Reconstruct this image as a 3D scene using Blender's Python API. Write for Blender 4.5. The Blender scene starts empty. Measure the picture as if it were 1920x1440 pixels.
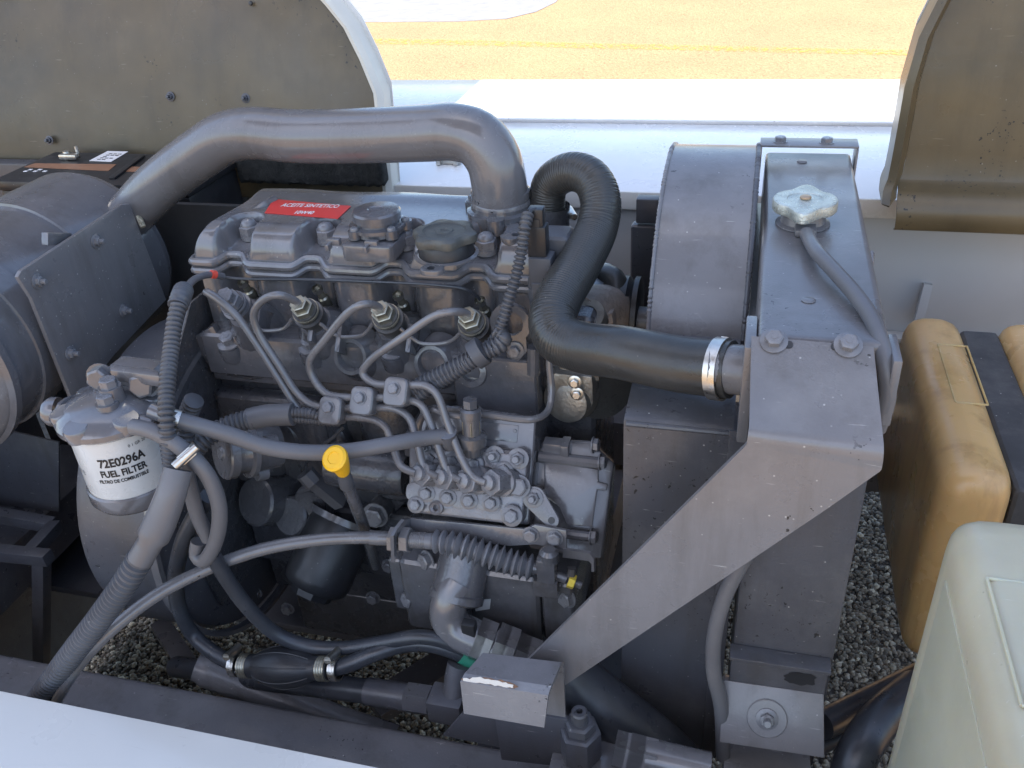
import bpy, bmesh, math, random
import numpy as np
from mathutils import Vector, Matrix, Euler
random.seed(7); np.random.seed(7)
V = Vector; R = math.radians
sc = bpy.context.scene
COL = sc.collection

# ------------------------------------------------------------------ camera
CAM = V((0.62734, -0.91804, 0.47010))
EUL = Euler((R(58.36506), R(3.34754), R(14.42764)), 'XYZ')
FPX = 1650.0                       # focal length in pixels of a 1920 px wide frame
cam = bpy.data.cameras.new('camera'); cam.sensor_width = 36.0; cam.lens = FPX / 1920 * 36
cam.clip_start = 0.02; cam.clip_end = 400
co = bpy.data.objects.new('camera', cam); co.location = CAM; co.rotation_euler = EUL
COL.objects.link(co); sc.camera = co
# ------------------------------------------------------------------ sky and sun
SUN_TRAVEL = V((0.20, 0.42, -0.885)).normalized()
w = bpy.data.worlds.new('World'); sc.world = w; w.use_nodes = True
nt = w.node_tree
sky = nt.nodes.new('ShaderNodeTexSky'); sky.sky_type = 'NISHITA'; sky.sun_disc = False
toS = -SUN_TRAVEL
sky.sun_elevation = math.asin(toS.z); sky.sun_rotation = math.atan2(toS.x, toS.y)
sky.air_density = 1.0; sky.dust_density = 2.0; sky.ozone_density = 0.9
bgn = nt.nodes['Background']; bgn.inputs['Strength'].default_value = 0.15
nt.links.new(sky.outputs[0], bgn.inputs[0])
sl = bpy.data.lights.new('sun', 'SUN'); sl.energy = 4.0; sl.angle = R(0.5); sl.color = (1.0, 0.94, 0.85)
so = bpy.data.objects.new('sun', sl); COL.objects.link(so)
so.rotation_euler = SUN_TRAVEL.to_track_quat('-Z', 'Y').to_euler(); so.location = (-1, -3, 5)
sc.view_settings.view_transform = 'Standard'; sc.view_settings.look = 'None'
sc.view_settings.gamma = 1.0; sc.view_settings.exposure = 1.50

# ------------------------------------------------------------------ pixel -> point at a real depth
RM = EUL.to_matrix()
def ray(px, py): return RM @ V(((px - 960) / FPX, -(py - 720) / FPX, -1))
def A(px, py, y=None, x=None, z=None):
    d = ray(px, py)
    t = (y - CAM.y) / d.y if y is not None else (x - CAM.x) / d.x if x is not None else (z - CAM.z) / d.z
    return CAM + d * t
class Frame:                        # a plane in space with its own axes
    def __init__(s, o, ex, n):
        s.o = V(o); s.n = V(n).normalized(); s.ex = (V(ex) - s.n * V(ex).dot(s.n)).normalized(); s.ey = s.n.cross(s.ex)
    def hit(s, px, py, h=0.0):
        d = ray(px, py); t = (s.o + s.n * h - CAM).dot(s.n) / d.dot(s.n); return CAM + d * t
    def uv(s, px, py, h=0.0):
        p = s.hit(px, py, h) - s.o; return (p.dot(s.ex), p.dot(s.ey))
    def w(s, u, v, h=0.0): return s.o + s.ex * u + s.ey * v + s.n * h
    def mat(s, p=None, roll=0.0):
        m = Matrix((s.ex, s.ey, s.n)).transposed().to_4x4(); m = m @ Matrix.Rotation(roll, 4, 'Z')
        m.translation = s.o if p is None else p; return m

# ------------------------------------------------------------------ materials
MATS = {}
def mat(name, col, rough=0.5, metal=0.0, var=0.16, scale=9.0, bump=0.0, bscale=300.0, dust=0.0, dustcol=(0.5, 0.49, 0.46),
        grime=0.0, grimecol=(0.03, 0.028, 0.022), coat=0.0, sss=0.0, chips=0.0, chipcol=(0.012, 0.012, 0.013), rvar=0.12, spec=0.5, scratch=0.0, scratchcol=(0.45, 0.44, 0.42), stain=0.0, staincol=(0.05, 0.042, 0.03), wave=0.0, wscale=7.0):
    if name in MATS: return MATS[name]
    m = bpy.data.materials.new(name); m.use_nodes = True; n = m.node_tree.nodes; l = m.node_tree.links
    b = n['Principled BSDF']; b.inputs['Metallic'].default_value = metal; b.inputs['Specular IOR Level'].default_value = spec
    tc = n.new('ShaderNodeTexCoord'); src = tc.outputs['Object']
    def noise(s, d=4, r=0.55):
        t = n.new('ShaderNodeTexNoise'); t.inputs['Scale'].default_value = s; t.inputs['Detail'].default_value = d
        t.inputs['Roughness'].default_value = r; l.new(src, t.inputs['Vector']); return t.outputs['Fac']
    def ramp(f, a, c, va=0.0, vb=1.0):
        t = n.new('ShaderNodeMapRange'); t.inputs['From Min'].default_value = a; t.inputs['From Max'].default_value = c
        t.inputs['To Min'].default_value = va; t.inputs['To Max'].default_value = vb; l.new(f, t.inputs['Value']); return t.outputs[0]
    def mix(f, c1, c2):
        t = n.new('ShaderNodeMix'); t.data_type = 'RGBA'; l.new(f, t.inputs[0])
        for c, i in ((c1, 6), (c2, 7)):
            if isinstance(c, tuple): t.inputs[i].default_value = (*c[:3], 1)
            else: l.new(c, t.inputs[i])
        return t.outputs[2]
    nz = noise(scale)
    lo = tuple(max(0, c * (1 - var)) for c in col); hi = tuple(min(1, c * (1 + var)) for c in col)
    c = mix(ramp(nz, 0.3, 0.7), lo, hi)
    if grime > 0:
        g = noise(scale * 0.45, 6, 0.65); c = mix(ramp(g, 0.48, 0.72, 0, grime), c, grimecol)
    if chips > 0:
        g = noise(150, 3, 0.6); g2 = noise(7, 3, .5); mm = n.new('ShaderNodeMath'); mm.operation = 'MULTIPLY'
        l.new(ramp(g, 0.64, 0.66), mm.inputs[0]); l.new(ramp(g2, 0.66 - chips * .16, 0.70 - chips * .16), mm.inputs[1]); c = mix(mm.outputs[0], c, chipcol)
    if dust > 0:
        v = n.new('ShaderNodeTexVoronoi'); v.inputs['Scale'].default_value = 150.0; l.new(src, v.inputs['Vector'])
        sep = n.new('ShaderNodeSeparateColor'); l.new(v.outputs['Color'], sep.inputs[0])
        mm = n.new('ShaderNodeMath'); mm.operation = 'MULTIPLY'
        l.new(ramp(sep.outputs[0], 0.82, 1.0, 0, 1), mm.inputs[0]); l.new(ramp(v.outputs['Distance'], 0.06, 0.16, 1, 0), mm.inputs[1])
        m2 = n.new('ShaderNodeMath'); m2.operation = 'MULTIPLY'; l.new(mm.outputs[0], m2.inputs[0]); m2.inputs[1].default_value = dust
        c = mix(m2.outputs[0], c, dustcol)
        film = noise(scale * 1.7, 8, 0.7); c = mix(ramp(film, 0.5, 0.85, 0, 0.18 * dust), c, dustcol)
    if stain > 0:                      # oil and dust run down the surface in streaks
        mp = n.new('ShaderNodeMapping'); mp.inputs['Scale'].default_value = (22, 22, 3.0); l.new(tc.outputs['Object'], mp.inputs['Vector'])
        t = n.new('ShaderNodeTexNoise'); t.inputs['Scale'].default_value = 1.0; t.inputs['Detail'].default_value = 7; t.inputs['Roughness'].default_value = .68; l.new(mp.outputs[0], t.inputs['Vector'])
        c = mix(ramp(t.outputs['Fac'], 0.50, 0.72, 0, stain), c, staincol)
    if scratch > 0:
        mp = n.new('ShaderNodeMapping'); mp.inputs['Scale'].default_value = (30, 420, 260); mp.inputs['Rotation'].default_value = (.5, .7, .4); l.new(tc.outputs['Object'], mp.inputs['Vector'])
        t = n.new('ShaderNodeTexNoise'); t.inputs['Scale'].default_value = 1.0; t.inputs['Detail'].default_value = 3; l.new(mp.outputs[0], t.inputs['Vector'])
        c = mix(ramp(t.outputs['Fac'], 0.70, 0.76, 0, scratch), c, scratchcol)
    l.new(c, b.inputs['Base Color'])
    l.new(ramp(noise(scale * 2.7, 5), 0.25, 0.75, max(0.03, rough - rvar), min(1, rough + rvar)), b.inputs['Roughness'])
    if bump > 0:
        bp = n.new('ShaderNodeBump'); bp.inputs['Strength'].default_value = bump; bp.inputs['Distance'].default_value = 0.001
        l.new(noise(bscale, 5), bp.inputs['Height']); l.new(bp.outputs[0], b.inputs['Normal'])
        if wave > 0:
            b2 = n.new('ShaderNodeBump'); b2.inputs['Strength'].default_value = wave; b2.inputs['Distance'].default_value = .02
            l.new(noise(wscale, 2, .4), b2.inputs['Height']); l.new(b2.outputs[0], bp.inputs['Normal'])
    if coat > 0: b.inputs['Coat Weight'].default_value = coat; b.inputs['Coat Roughness'].default_value = 0.12
    if sss > 0:
        b.inputs['Subsurface Weight'].default_value = sss; b.inputs['Subsurface Radius'].default_value = (0.03, 0.018, 0.008); b.inputs['Subsurface Scale'].default_value = 0.6
    MATS[name] = m; return m
PAINT = mat('grey_paint', (0.139, 0.137, 0.146), 0.24, var=0.14, bump=0.3, bscale=110, dust=0.6, grime=0.35, coat=0.8, scratch=0.25, stain=0.4, rvar=.07)
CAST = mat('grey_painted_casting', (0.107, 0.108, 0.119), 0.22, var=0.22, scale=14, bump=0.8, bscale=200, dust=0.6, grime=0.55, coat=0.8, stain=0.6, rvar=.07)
CASTD = mat('grimy_shaded_casting', (0.064, 0.065, 0.073), 0.28, coat=0.5, var=0.25, scale=10, bump=1.0, bscale=220, dust=0.6, grime=0.9)  # grime, with shade low in the bay also put into the darker base
PLATE = mat('grey_painted_sheet', (0.174, 0.169, 0.175), 0.33, var=0.10, scale=5, bump=0.25, bscale=420, dust=1.0, grime=0.22, chips=0.62, coat=0.25, scratch=0.6, stain=0.4, wave=0.16)
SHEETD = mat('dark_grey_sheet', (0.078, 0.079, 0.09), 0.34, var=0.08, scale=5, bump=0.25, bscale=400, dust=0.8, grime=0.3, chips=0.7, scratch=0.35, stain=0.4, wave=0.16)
TUBEP = mat('painted_pipe', (0.148, 0.144, 0.148), 0.24, stain=0.3, chips=0.12, var=0.10, bump=0.12, bscale=200, dust=0.3, coat=0.5)
HOSEP = mat('overpainted_hose', (0.128, 0.127, 0.134), 0.42, var=0.12, scale=12, bump=0.2, bscale=150, chips=0.18, dust=0.3)
HOSEK = mat('black_hose', (0.035, 0.038, 0.045), 0.34, var=0.25, scale=14, bump=0.2, bscale=150, dust=0.7, dustcol=(0.3, 0.3, 0.3))
RUBBER = mat('dusty_black_rubber', (0.036, 0.036, 0.034), 0.33, var=0.3, scale=7, bump=0.3, bscale=200, dust=0.8, dustcol=(0.22, 0.2, 0.16))
LOOM = mat('grey_dusted_loom', (0.075, 0.077, 0.085), 0.45, var=0.25, scale=14, dust=0.5)
BLACK = mat('black_plastic', (0.022, 0.023, 0.026), 0.4, var=0.2, bump=0.15, bscale=300, dust=0.5, dustcol=(0.3, 0.29, 0.27))
PLASG = mat('grey_plastic', (0.085, 0.088, 0.098), 0.5, var=0.15, bump=0.2, dust=0.4)
ZINC = mat('zinc_plate', (0.62, 0.60, 0.55), 0.34, 1.0, var=0.2, scale=40, grime=0.4, grimecol=(0.2, 0.17, 0.12), bump=0.15)
BOLT = mat('grey_painted_bolt', (0.17, 0.17, 0.18), 0.3, var=0.15, scale=60, bump=0.2, bscale=300, coat=0.3)
BRASSY = mat('dull_brass', (0.36, 0.34, 0.27), 0.36, 0.8, var=0.3, scale=60, grime=0.5)
ALU = mat('cast_aluminium', (0.42, 0.40, 0.36), 0.45, 0.75, var=0.3, scale=25, grime=0.8, grimecol=(0.1, 0.09, 0.07), bump=0.8, bscale=250)
PUMPM = mat('bare_pump_metal', (0.19, 0.19, 0.205), 0.33, 0.35, var=0.22, scale=25, grime=0.35, grimecol=(0.16, 0.11, 0.07), bump=0.5, bscale=300)
OLIVE = mat('olive_lining', (0.112, 0.084, 0.044), 0.34, spec=0.45, scratch=0.3, scratchcol=(.3, .27, .2), stain=0.25, staincol=(.02, .02, .017), var=0.4, wave=.25, wscale=5, scale=2.6, bump=0.3, bscale=60, dust=0.35, grime=1.0, grimecol=(0.030, 0.030, 0.024), chips=.5)
FOAM = mat('black_foam_seal', (0.02, 0.02, 0.018), 0.95, var=0.6, scale=90, bump=2.5, bscale=320)
WHITE = mat('white_bodywork', (0.60, 0.59, 0.555), 0.3, wave=.1, scratch=0.25, scratchcol=(.45, .42, .36), var=0.03, scale=4, bump=0.05, grime=0.06, grimecol=(0.4, 0.38, 0.33), coat=0.4)
DECKW = mat('white_deck', (0.68, 0.68, 0.67), 0.26, var=0.04, scale=3, bump=0.5, bscale=38, grime=0.12, grimecol=(.4, .38, .33), coat=0.5, scratch=0.3, scratchcol=(.4, .38, .33), chips=.3, chipcol=(.35, .33, .3))
WALLW = mat('off_white_bay_wall', (0.40, 0.40, 0.395), 0.4, var=0.05, scale=4, dust=0.3, grime=0.2, grimecol=(0.2, 0.19, 0.16))
CREAM = mat('cream_flange', (0.72, 0.69, 0.60), 0.45, var=0.05, scale=8, grime=0.15)
ORANGE = mat('amber_plastic', (0.56, 0.365, 0.160), 0.30, var=0.16, scale=5, sss=0.5, scratch=0.3, scratchcol=(.75, .6, .35), dust=0.4, dustcol=(0.16, 0.1, 0.05), stain=0.55, staincol=(.20, .10, .03), grime=0.6, grimecol=(0.27, 0.14, 0.05), bump=0.15, bscale=120)
MILKY = mat('milky_plastic', (0.54, 0.505, 0.37), 0.36, var=0.12, scale=5, sss=0.4, scratch=0.35, scratchcol=(.75, .75, .7), grime=.3, grimecol=(.3, .29, .2), dust=0.5, dustcol=(0.2, 0.19, 0.14), bump=0.15, bscale=120)
RED = mat('red_sticker', (0.72, 0.055, 0.05), 0.35, var=0.04)
INKW = mat('white_print', (0.85, 0.83, 0.82), 0.5, var=0.02)
INKK = mat('black_print', (0.012, 0.012, 0.014), 0.5, var=0.02)
YEL = mat('yellow_plastic', (0.82, 0.46, 0.015), 0.35, var=0.06, sss=0.1)
CANW = mat('filter_can', (0.58, 0.60, 0.60), 0.3, var=0.06, scale=10, dust=0.4, grime=0.1, coat=0.3)
BATK = mat('battery_case', (0.018, 0.018, 0.02), 0.4, var=0.2, dust=0.4)
BATO = mat('battery_orange', (0.30, 0.15, 0.085), 0.5, var=0.1)
REDK = mat('red_mark', (0.7, 0.08, 0.05), 0.5)
SAND = mat('dirty_sand_patch', (0.22, 0.19, 0.11), 0.8, var=0.3, scale=60, bump=1.5)

# ------------------------------------------------------------------ building helpers
WORLD = {}                                        # world location of every empty
def fin(bm, angle=35, smooth=True):
    me = bpy.data.meshes.new('m'); bm.normal_update(); bm.to_mesh(me); bm.free()
    if smooth:
        me.polygons.foreach_set('use_smooth', [True] * len(me.polygons)); me.set_sharp_from_angle(angle=R(angle))
    return me
def link(name, data, m=None, parent=None, mw=None, angle=35):
    if isinstance(data, bmesh.types.BMesh): data = fin(data, angle)
    o = bpy.data.objects.new(name, data); COL.objects.link(o); data.name = name
    if m is not None and len(data.materials) == 0: data.materials.append(m)
    mw = mw or Matrix.Identity(4)
    if parent is not None:
        o.parent = parent; o.matrix_local = WORLD[parent].inverted() @ mw
    else: o.matrix_local = mw
    WORLD[o] = mw.copy(); return o
def thing(name, label, cat, loc, group=None):
    o = bpy.data.objects.new(name, None); COL.objects.link(o); o.location = loc; o.empty_display_size = 0.05
    WORLD[o] = Matrix.Translation(loc); return tag(o, label, cat, group)
def tag(o, label, cat, group=None):
    o['label'] = label; o['category'] = cat
    if group: o['group'] = group
    return o
def kind(o, k): o['kind'] = k; return o
def join(*bms):
    b = bmesh.new()
    for x in bms:
        t = bpy.data.meshes.new('t'); x.to_mesh(t); x.free(); b.from_mesh(t); bpy.data.meshes.remove(t)
    return b
def bev(bm, w, seg=2, ang=25):
    es = [e for e in bm.edges if len(e.link_faces) == 2 and e.calc_face_angle(0) > R(ang)]
    if w > 0 and es: bmesh.ops.bevel(bm, geom=es, offset=w, segments=seg, profile=0.6, affect='EDGES', clamp_overlap=True)
    return bm
def box(c, s, b=0.002, rot=None, seg=2):
    bm = bmesh.new(); m = Matrix.LocRotScale(V((0, 0, 0)), None, V(s)); bmesh.ops.create_cube(bm, size=1.0, matrix=m)
    bev(bm, b, seg); T = Matrix.Translation(V(c)) @ (rot.to_4x4() if rot is not None else Matrix.Identity(4)); bm.transform(T); return bm
def bx(x0, x1, y0, y1, z0, z1, b=0.002, seg=2): return box(((x0 + x1) / 2, (y0 + y1) / 2, (z0 + z1) / 2), (x1 - x0, y1 - y0, z1 - z0), b, None, seg)
def slab(pts, n, t, b=0.001, seg=2):
    """planar polygon pts (world), extruded by t against n"""
    bm = bmesh.new(); n = V(n).normalized(); vs = [bm.verts.new(V(p)) for p in pts]; f = bm.faces.new(vs); bm.normal_update()
    if f.normal.dot(n) < 0: f.normal_flip()
    r = bmesh.ops.extrude_face_region(bm, geom=[f]); nv = [v for v in r['geom'] if isinstance(v, bmesh.types.BMVert)]
    bmesh.ops.translate(bm, verts=nv, vec=-n * t); bmesh.ops.recalc_face_normals(bm, faces=bm.faces[:]); return bev(bm, b, seg)
def prism(fr, uv, t, b=0.001, seg=2, h=0.0): return slab([fr.w(u, v, h) for u, v in uv], fr.n, t, b, seg)
def rrect(w, h, r, n=4, cx=0, cy=0):
    out = []
    for (sx, sy, a0) in ((1, 1, 0), (-1, 1, 90), (-1, -1, 180), (1, -1, 270)):
        for k in range(n + 1):
            a = R(a0 + 90 * k / n); out.append((cx + sx * (w / 2 - r) + r * math.cos(a), cy + sy * (h / 2 - r) + r * math.sin(a)))
    return out
def frame_axes(d):
    d = V(d).normalized(); u = d.orthogonal().normalized()
    if abs(d.z) < 0.9: u = d.cross(V((0, 0, 1))).normalized()
    return u, d.cross(u).normalized(), d
def axm(p, d, roll=0.0):
    u, v, d = frame_axes(d); m = Matrix((u, v, d)).transposed().to_4x4() @ Matrix.Rotation(roll, 4, 'Z'); m.translation = V(p); return m
def lathe(prof, p=(0, 0, 0), d=(0, 0, 1), seg=28, a0=0, a1=360):
    bm = bmesh.new(); full = abs(a1 - a0) >= 360; N = seg if full else seg + 1; rings = []
    for r, h in prof:
        if r < 1e-6: rings.append([bm.verts.new((0, 0, h))]); continue
        rings.append([bm.verts.new((r * math.cos(R(a0 + (a1 - a0) * k / seg)), r * math.sin(R(a0 + (a1 - a0) * k / seg)), h)) for k in range(N)])
    for a, b in zip(rings, rings[1:]):
        for k in range(seg):
            k2 = (k + 1) % N
            q = [a[k % len(a)], a[k2 % len(a)], b[k2 % len(b)], b[k % len(b)]]; u = []
            for v in q:
                if v not in u: u.append(v)
            if len(u) > 2: bm.faces.new(u)
    bmesh.ops.recalc_face_normals(bm, faces=bm.faces[:]); bm.transform(axm(p, d)); return bm
def crom(pts, step=0.006, tight=False):
    P = [V(p) for p in pts]
    if len(P) == 2:
        k = max(2, int((P[1] - P[0]).length / step)); return [P[0].lerp(P[1], i / k) for i in range(k + 1)]
    P = [P[0] * 2 - P[1]] + P + [P[-1] * 2 - P[-2]]; out = []
    for i in range(1, len(P) - 2):
        a, b, c, d = P[i - 1:i + 3]; L = (c - b).length; k = max(2, int(L / step))
        t0 = 0; t1 = max(1e-4, (b - a).length ** .5); t2 = t1 + max(1e-4, (c - b).length ** .5); t3 = t2 + max(1e-4, (d - c).length ** .5)
        for j in range(k):
            t = t1 + (t2 - t1) * j / k
            A1 = a * ((t1 - t) / (t1 - t0)) + b * ((t - t0) / (t1 - t0)); A2 = b * ((t2 - t) / (t2 - t1)) + c * ((t - t1) / (t2 - t1)); A3 = c * ((t3 - t) / (t3 - t2)) + d * ((t - t2) / (t3 - t2))
            B1 = A1 * ((t2 - t) / (t2 - t0)) + A2 * ((t - t0) / (t2 - t0)); B2 = A2 * ((t3 - t) / (t3 - t1)) + A3 * ((t - t1) / (t3 - t1))
            out.append(B1 * ((t2 - t) / (t2 - t1)) + B2 * ((t - t1) / (t2 - t1)))
    out.append(P[-2]); return out
def resample(pts, step):
    d = [0]
    for a, b in zip(pts, pts[1:]): d.append(d[-1] + (b - a).length)
    n = max(2, int(round(d[-1] / step))); out = []; j = 0
    for i in range(n + 1):
        s = d[-1] * i / n
        while j < len(d) - 2 and d[j + 1] < s: j += 1
        f = (s - d[j]) / max(1e-9, d[j + 1] - d[j]); out.append(pts[j].lerp(pts[j + 1], min(1, f)))
    return out, d[-1]
def tube(pts, r, seg=14, step=0.006, caps=True, corr=None, prof=None, smooth=True, hollow=0.0):
    """pts control points; r radius or f(t); corr=(pitch, amplitude): rings"""
    P = crom(pts, step) if smooth else [V(p) for p in pts]
    st = corr[0] / 6 if corr else step
    P, L = resample(P, st) if (smooth or corr) else (P, sum((b - a).length for a, b in zip(P, P[1:])))
    bm = bmesh.new(); rings = []; T0 = (P[1] - P[0]).normalized(); u = T0.orthogonal().normalized(); n = len(P)
    for i, p in enumerate(P):
        T = (P[min(i + 1, n - 1)] - P[max(i - 1, 0)]).normalized()
        u = (u - T * u.dot(T)).normalized(); v = T.cross(u); t = i / (n - 1)
        rr = r(t) if callable(r) else r
        if corr:
            ph = (i % 6); rr = rr + (corr[1](t) if callable(corr[1]) else corr[1]) * (0.0, 1.0, 1.0, 0.9, 0.1, -0.25)[ph]
        rings.append([bm.verts.new(p + (u * math.cos(2 * math.pi * k / seg) + v * math.sin(2 * math.pi * k / seg)) * rr) for k in range(seg)])
    for a, b in zip(rings, rings[1:]):
        for k in range(seg): bm.faces.new((a[k], a[(k + 1) % seg], b[(k + 1) % seg], b[k]))
    if caps:
        for rg in (rings[0], rings[-1]): bm.faces.new(rg)
    bmesh.ops.recalc_face_normals(bm, faces=bm.faces[:]); return bm
def tubepx(spec, r, **k):
    return tube([A(p[0], p[1], y=p[2]) for p in spec], r, **k)
# shared fasteners (unit: metres for size 1 = 10 mm across)
def hexring(bm, r, h0, h1, ch=0.0008):
    pr = []
    for h, rr in ((h0, r), (h1 - ch, r), (h1, r - ch * 1.6)):
        pr.append([bm.verts.new((rr * math.cos(R(60 * k)), rr * math.sin(R(60 * k)), h)) for k in range(6)])
    for a, b in zip(pr, pr[1:]):
        for k in range(6): bm.faces.new((a[k], a[(k + 1) % 6], b[(k + 1) % 6], b[k]))
    bm.faces.new(pr[-1])
def proto_bolt():
    return join(lathe([(0, 0), (.0092, 0), (.0092, .0012), (.0075, .0018), (.006, .002), (0, .002)], seg=18), _hex(.0062, .0018, .0075), lathe([(.0022, .0072), (.0022, .0078), (0, .0078)], seg=10))
def _hex(r, a, b):
    bm = bmesh.new(); hexring(bm, r, a, b); return bm
def proto_nut():
    return join(lathe([(0, 0), (.0095, 0), (.0095, .0012), (.007, .0018), (0, .0018)], seg=18), _hex(.0064, .0016, .0068), lathe([(.0034, .006), (.0034, .0125), (.0028, .0132), (0, .0132)], seg=12))
def proto_capnut():
    return join(lathe([(0, -.004), (.0105, -.004), (.0105, .0012), (0, .0012)], seg=18), _hex(.0108, .001, .0105), lathe([(.0082, .0100), (.0080, .0125), (.0064, .0152), (.0034, .0168), (0, .0172)], seg=18))
def proto_plainbolt(): return join(_hex(.0068, 0, .0065), lathe([(.0085, 0), (.0085, .001), (0, .001)], seg=16))
def proto_screw(): return join(lathe([(.005, 0), (.005, .002), (.0042, .0034), (.0014, .0036), (.0012, .0026), (0, .0026)], seg=14))
def proto_ring(): return lathe([(.0036, .008), (.0036, .002), (.006, .002), (.006, .0085), (.0036, .0085)], seg=16)
MESH = {k: fin(f()) for k, f in dict(bolt=proto_bolt, nut=proto_nut, capnut=proto_capnut, plain=proto_plainbolt, screw=proto_screw).items()}
MDUP = {}
def bolt(kind_, p, d, m, parent, s=1.0, roll=None, name=None):
    key = (kind_, m.name)
    if key not in MDUP: me = MESH[kind_].copy(); me.materials.append(m); MDUP[key] = me
    mw = axm(p, d, random.uniform(0, 1) if roll is None else roll) @ Matrix.Scale(s, 4)
    return link(name or {'bolt': 'bolt', 'nut': 'nut', 'capnut': 'cap_nut', 'plain': 'bolt', 'screw': 'screw'}[kind_], MDUP[key], None, parent, mw)
def textmesh(txt, size, align='CENTER', shear=0.0, bold=0.0, sx=1.0):
    c = bpy.data.curves.new('t', 'FONT'); c.body = txt; c.size = size; c.align_x = align; c.align_y = 'CENTER'; c.shear = shear; c.offset = bold; c.resolution_u = 3
    o = bpy.data.objects.new('t', c); COL.objects.link(o); dg = bpy.context.evaluated_depsgraph_get(); dg.update()
    me = bpy.data.meshes.new_from_object(o.evaluated_get(dg)); bpy.data.objects.remove(o); bpy.data.curves.remove(c)
    bm = bmesh.new(); bm.from_mesh(me); bpy.data.meshes.remove(me)
    for v in bm.verts: v.co.x *= sx
    return bm
def wormclamp(parent, p, d, r, wdt=0.009, ang=0.0, name='hose_clamp'):
    """band + screw housing round a hose at p with axis d"""
    bm = lathe([(r - .001, -wdt / 2), (r + .0012, -wdt / 2), (r + .0012, wdt / 2), (r - .001, wdt / 2)], seg=28)
    h = join(box((r + .004, 0, 0), (.006, .017, wdt * 1.1), .0015), lathe([(0, -.013), (.0042, -.013), (.0048, .012), (.0048, .015), (0, .0152)], (r + .006, 0, 0), (0, 1, 0), 14), box((r + .006, .0153, 0), (.0012, .001, .008), 0))
    ridge = [box((r * math.cos(R(a)) + .0012 * math.cos(R(a)), r * math.sin(R(a)) + .0012 * math.sin(R(a)), 0), (.0012, .0016, wdt * .55), .0002, Matrix.Rotation(R(a), 3, 'Z')) for a in range(25, 95, 7)]
    b = join(bm, h, *ridge); return link(name, b, ZINC, parent, axm(p, d, ang))
def loompx(name, spec, r, parent=None, m=None, pitch=.0052, amp=.0012, **k):
    return link(name, tubepx(spec, r, corr=(pitch, amp), seg=14, **k), m or LOOM, parent, angle=60)
# =================================================================== SETTING
def nodes_of(name):
    m = bpy.data.materials.new(name); m.use_nodes = True; return m, m.node_tree.nodes, m.node_tree.links, m.node_tree.nodes['Principled BSDF']
def chipseal(name, stops, vs=95.0, bumpd=0.006):
    m, n, l, b = nodes_of(name); tc = n.new('ShaderNodeTexCoord')
    v = n.new('ShaderNodeTexVoronoi'); v.inputs['Scale'].default_value = vs; l.new(tc.outputs['Object'], v.inputs['Vector'])
    v2 = n.new('ShaderNodeTexVoronoi'); v2.inputs['Scale'].default_value = vs * 0.42; l.new(tc.outputs['Object'], v2.inputs['Vector'])
    nz = n.new('ShaderNodeTexNoise'); nz.inputs['Scale'].default_value = 1.3; nz.inputs['Detail'].default_value = 6; l.new(tc.outputs['Object'], nz.inputs['Vector'])
    cr = n.new('ShaderNodeValToRGB'); sep = n.new('ShaderNodeSeparateColor'); l.new(v.outputs['Color'], sep.inputs[0])
    for i, (p, c) in enumerate(stops):
        e = cr.color_ramp.elements[i] if i < 2 else cr.color_ramp.elements.new(p)
        e.position = p; e.color = (*c, 1)
    l.new(sep.outputs[0], cr.inputs[0])
    mx = n.new('ShaderNodeMix'); mx.data_type = 'RGBA'; mx.blend_type = 'MULTIPLY'; mx.inputs[0].default_value = 0.5
    l.new(cr.outputs[0], mx.inputs[6])
    r2 = n.new('ShaderNodeMapRange'); l.new(nz.outputs['Fac'], r2.inputs[0]); r2.inputs[1].default_value = .3; r2.inputs[2].default_value = .7; r2.inputs[3].default_value = .85; r2.inputs[4].default_value = 1.1
    l.new(r2.outputs[0], mx.inputs[7]); l.new(mx.outputs[2], b.inputs['Base Color']); b.inputs['Roughness'].default_value = 0.85
    ad = n.new('ShaderNodeMath'); l.new(v.outputs['Distance'], ad.inputs[0]); l.new(v2.outputs['Distance'], ad.inputs[1])
    bp = n.new('ShaderNodeBump'); bp.invert = True; bp.inputs['Strength'].default_value = 1.0; bp.inputs['Distance'].default_value = bumpd
    l.new(ad.outputs[0], bp.inputs['Height']); l.new(bp.outputs[0], b.inputs['Normal']); return m
GZ = -1.0
gm = chipseal('tan_chipseal', [(0.0, (0.16, 0.10, 0.05)), (0.06, (0.285, 0.178, 0.088)), (0.6, (0.325, 0.203, 0.102)), (1.0, (0.37, 0.240, 0.126))], 80.0, 0.006)
bm = bmesh.new(); bmesh.ops.create_grid(bm, x_segments=2, y_segments=2, size=60, matrix=Matrix.Translation((0, 20, GZ)))
kind(link('ground', bm, gm), 'structure')
cm = mat('pale_concrete', (0.205, 0.205, 0.21), 0.85, var=0.12, scale=6, bump=2.0, bscale=60)
pts = [A(x, y, z=GZ + .004) for x, y in ((560, 42), (700, 41), (860, 40), (950, 35), (1005, 22), (1042, 4), (1060, -16), (1075, -60))]
far = [pts[-1] + V((1.2, 6, 0)), pts[0] + V((-4, 7, 0))]
kind(link('concrete_pavement', slab(pts + far, (0, 0, 1), .003, 0), cm), 'structure')
ym, n, l, b = nodes_of('worn_yellow_marking'); b.inputs['Base Color'].default_value = (0.50, 0.32, 0.055, 1); b.inputs['Roughness'].default_value = .8
tcn = n.new('ShaderNodeTexCoord'); nzn = n.new('ShaderNodeTexNoise'); nzn.inputs['Scale'].default_value = 22; nzn.inputs['Detail'].default_value = 8; nzn.inputs['Roughness'].default_value = .75
l.new(tcn.outputs['Object'], nzn.inputs['Vector']); mr = n.new('ShaderNodeMapRange'); mr.inputs[1].default_value = .46; mr.inputs[2].default_value = .66; l.new(nzn.outputs['Fac'], mr.inputs[0])
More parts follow.
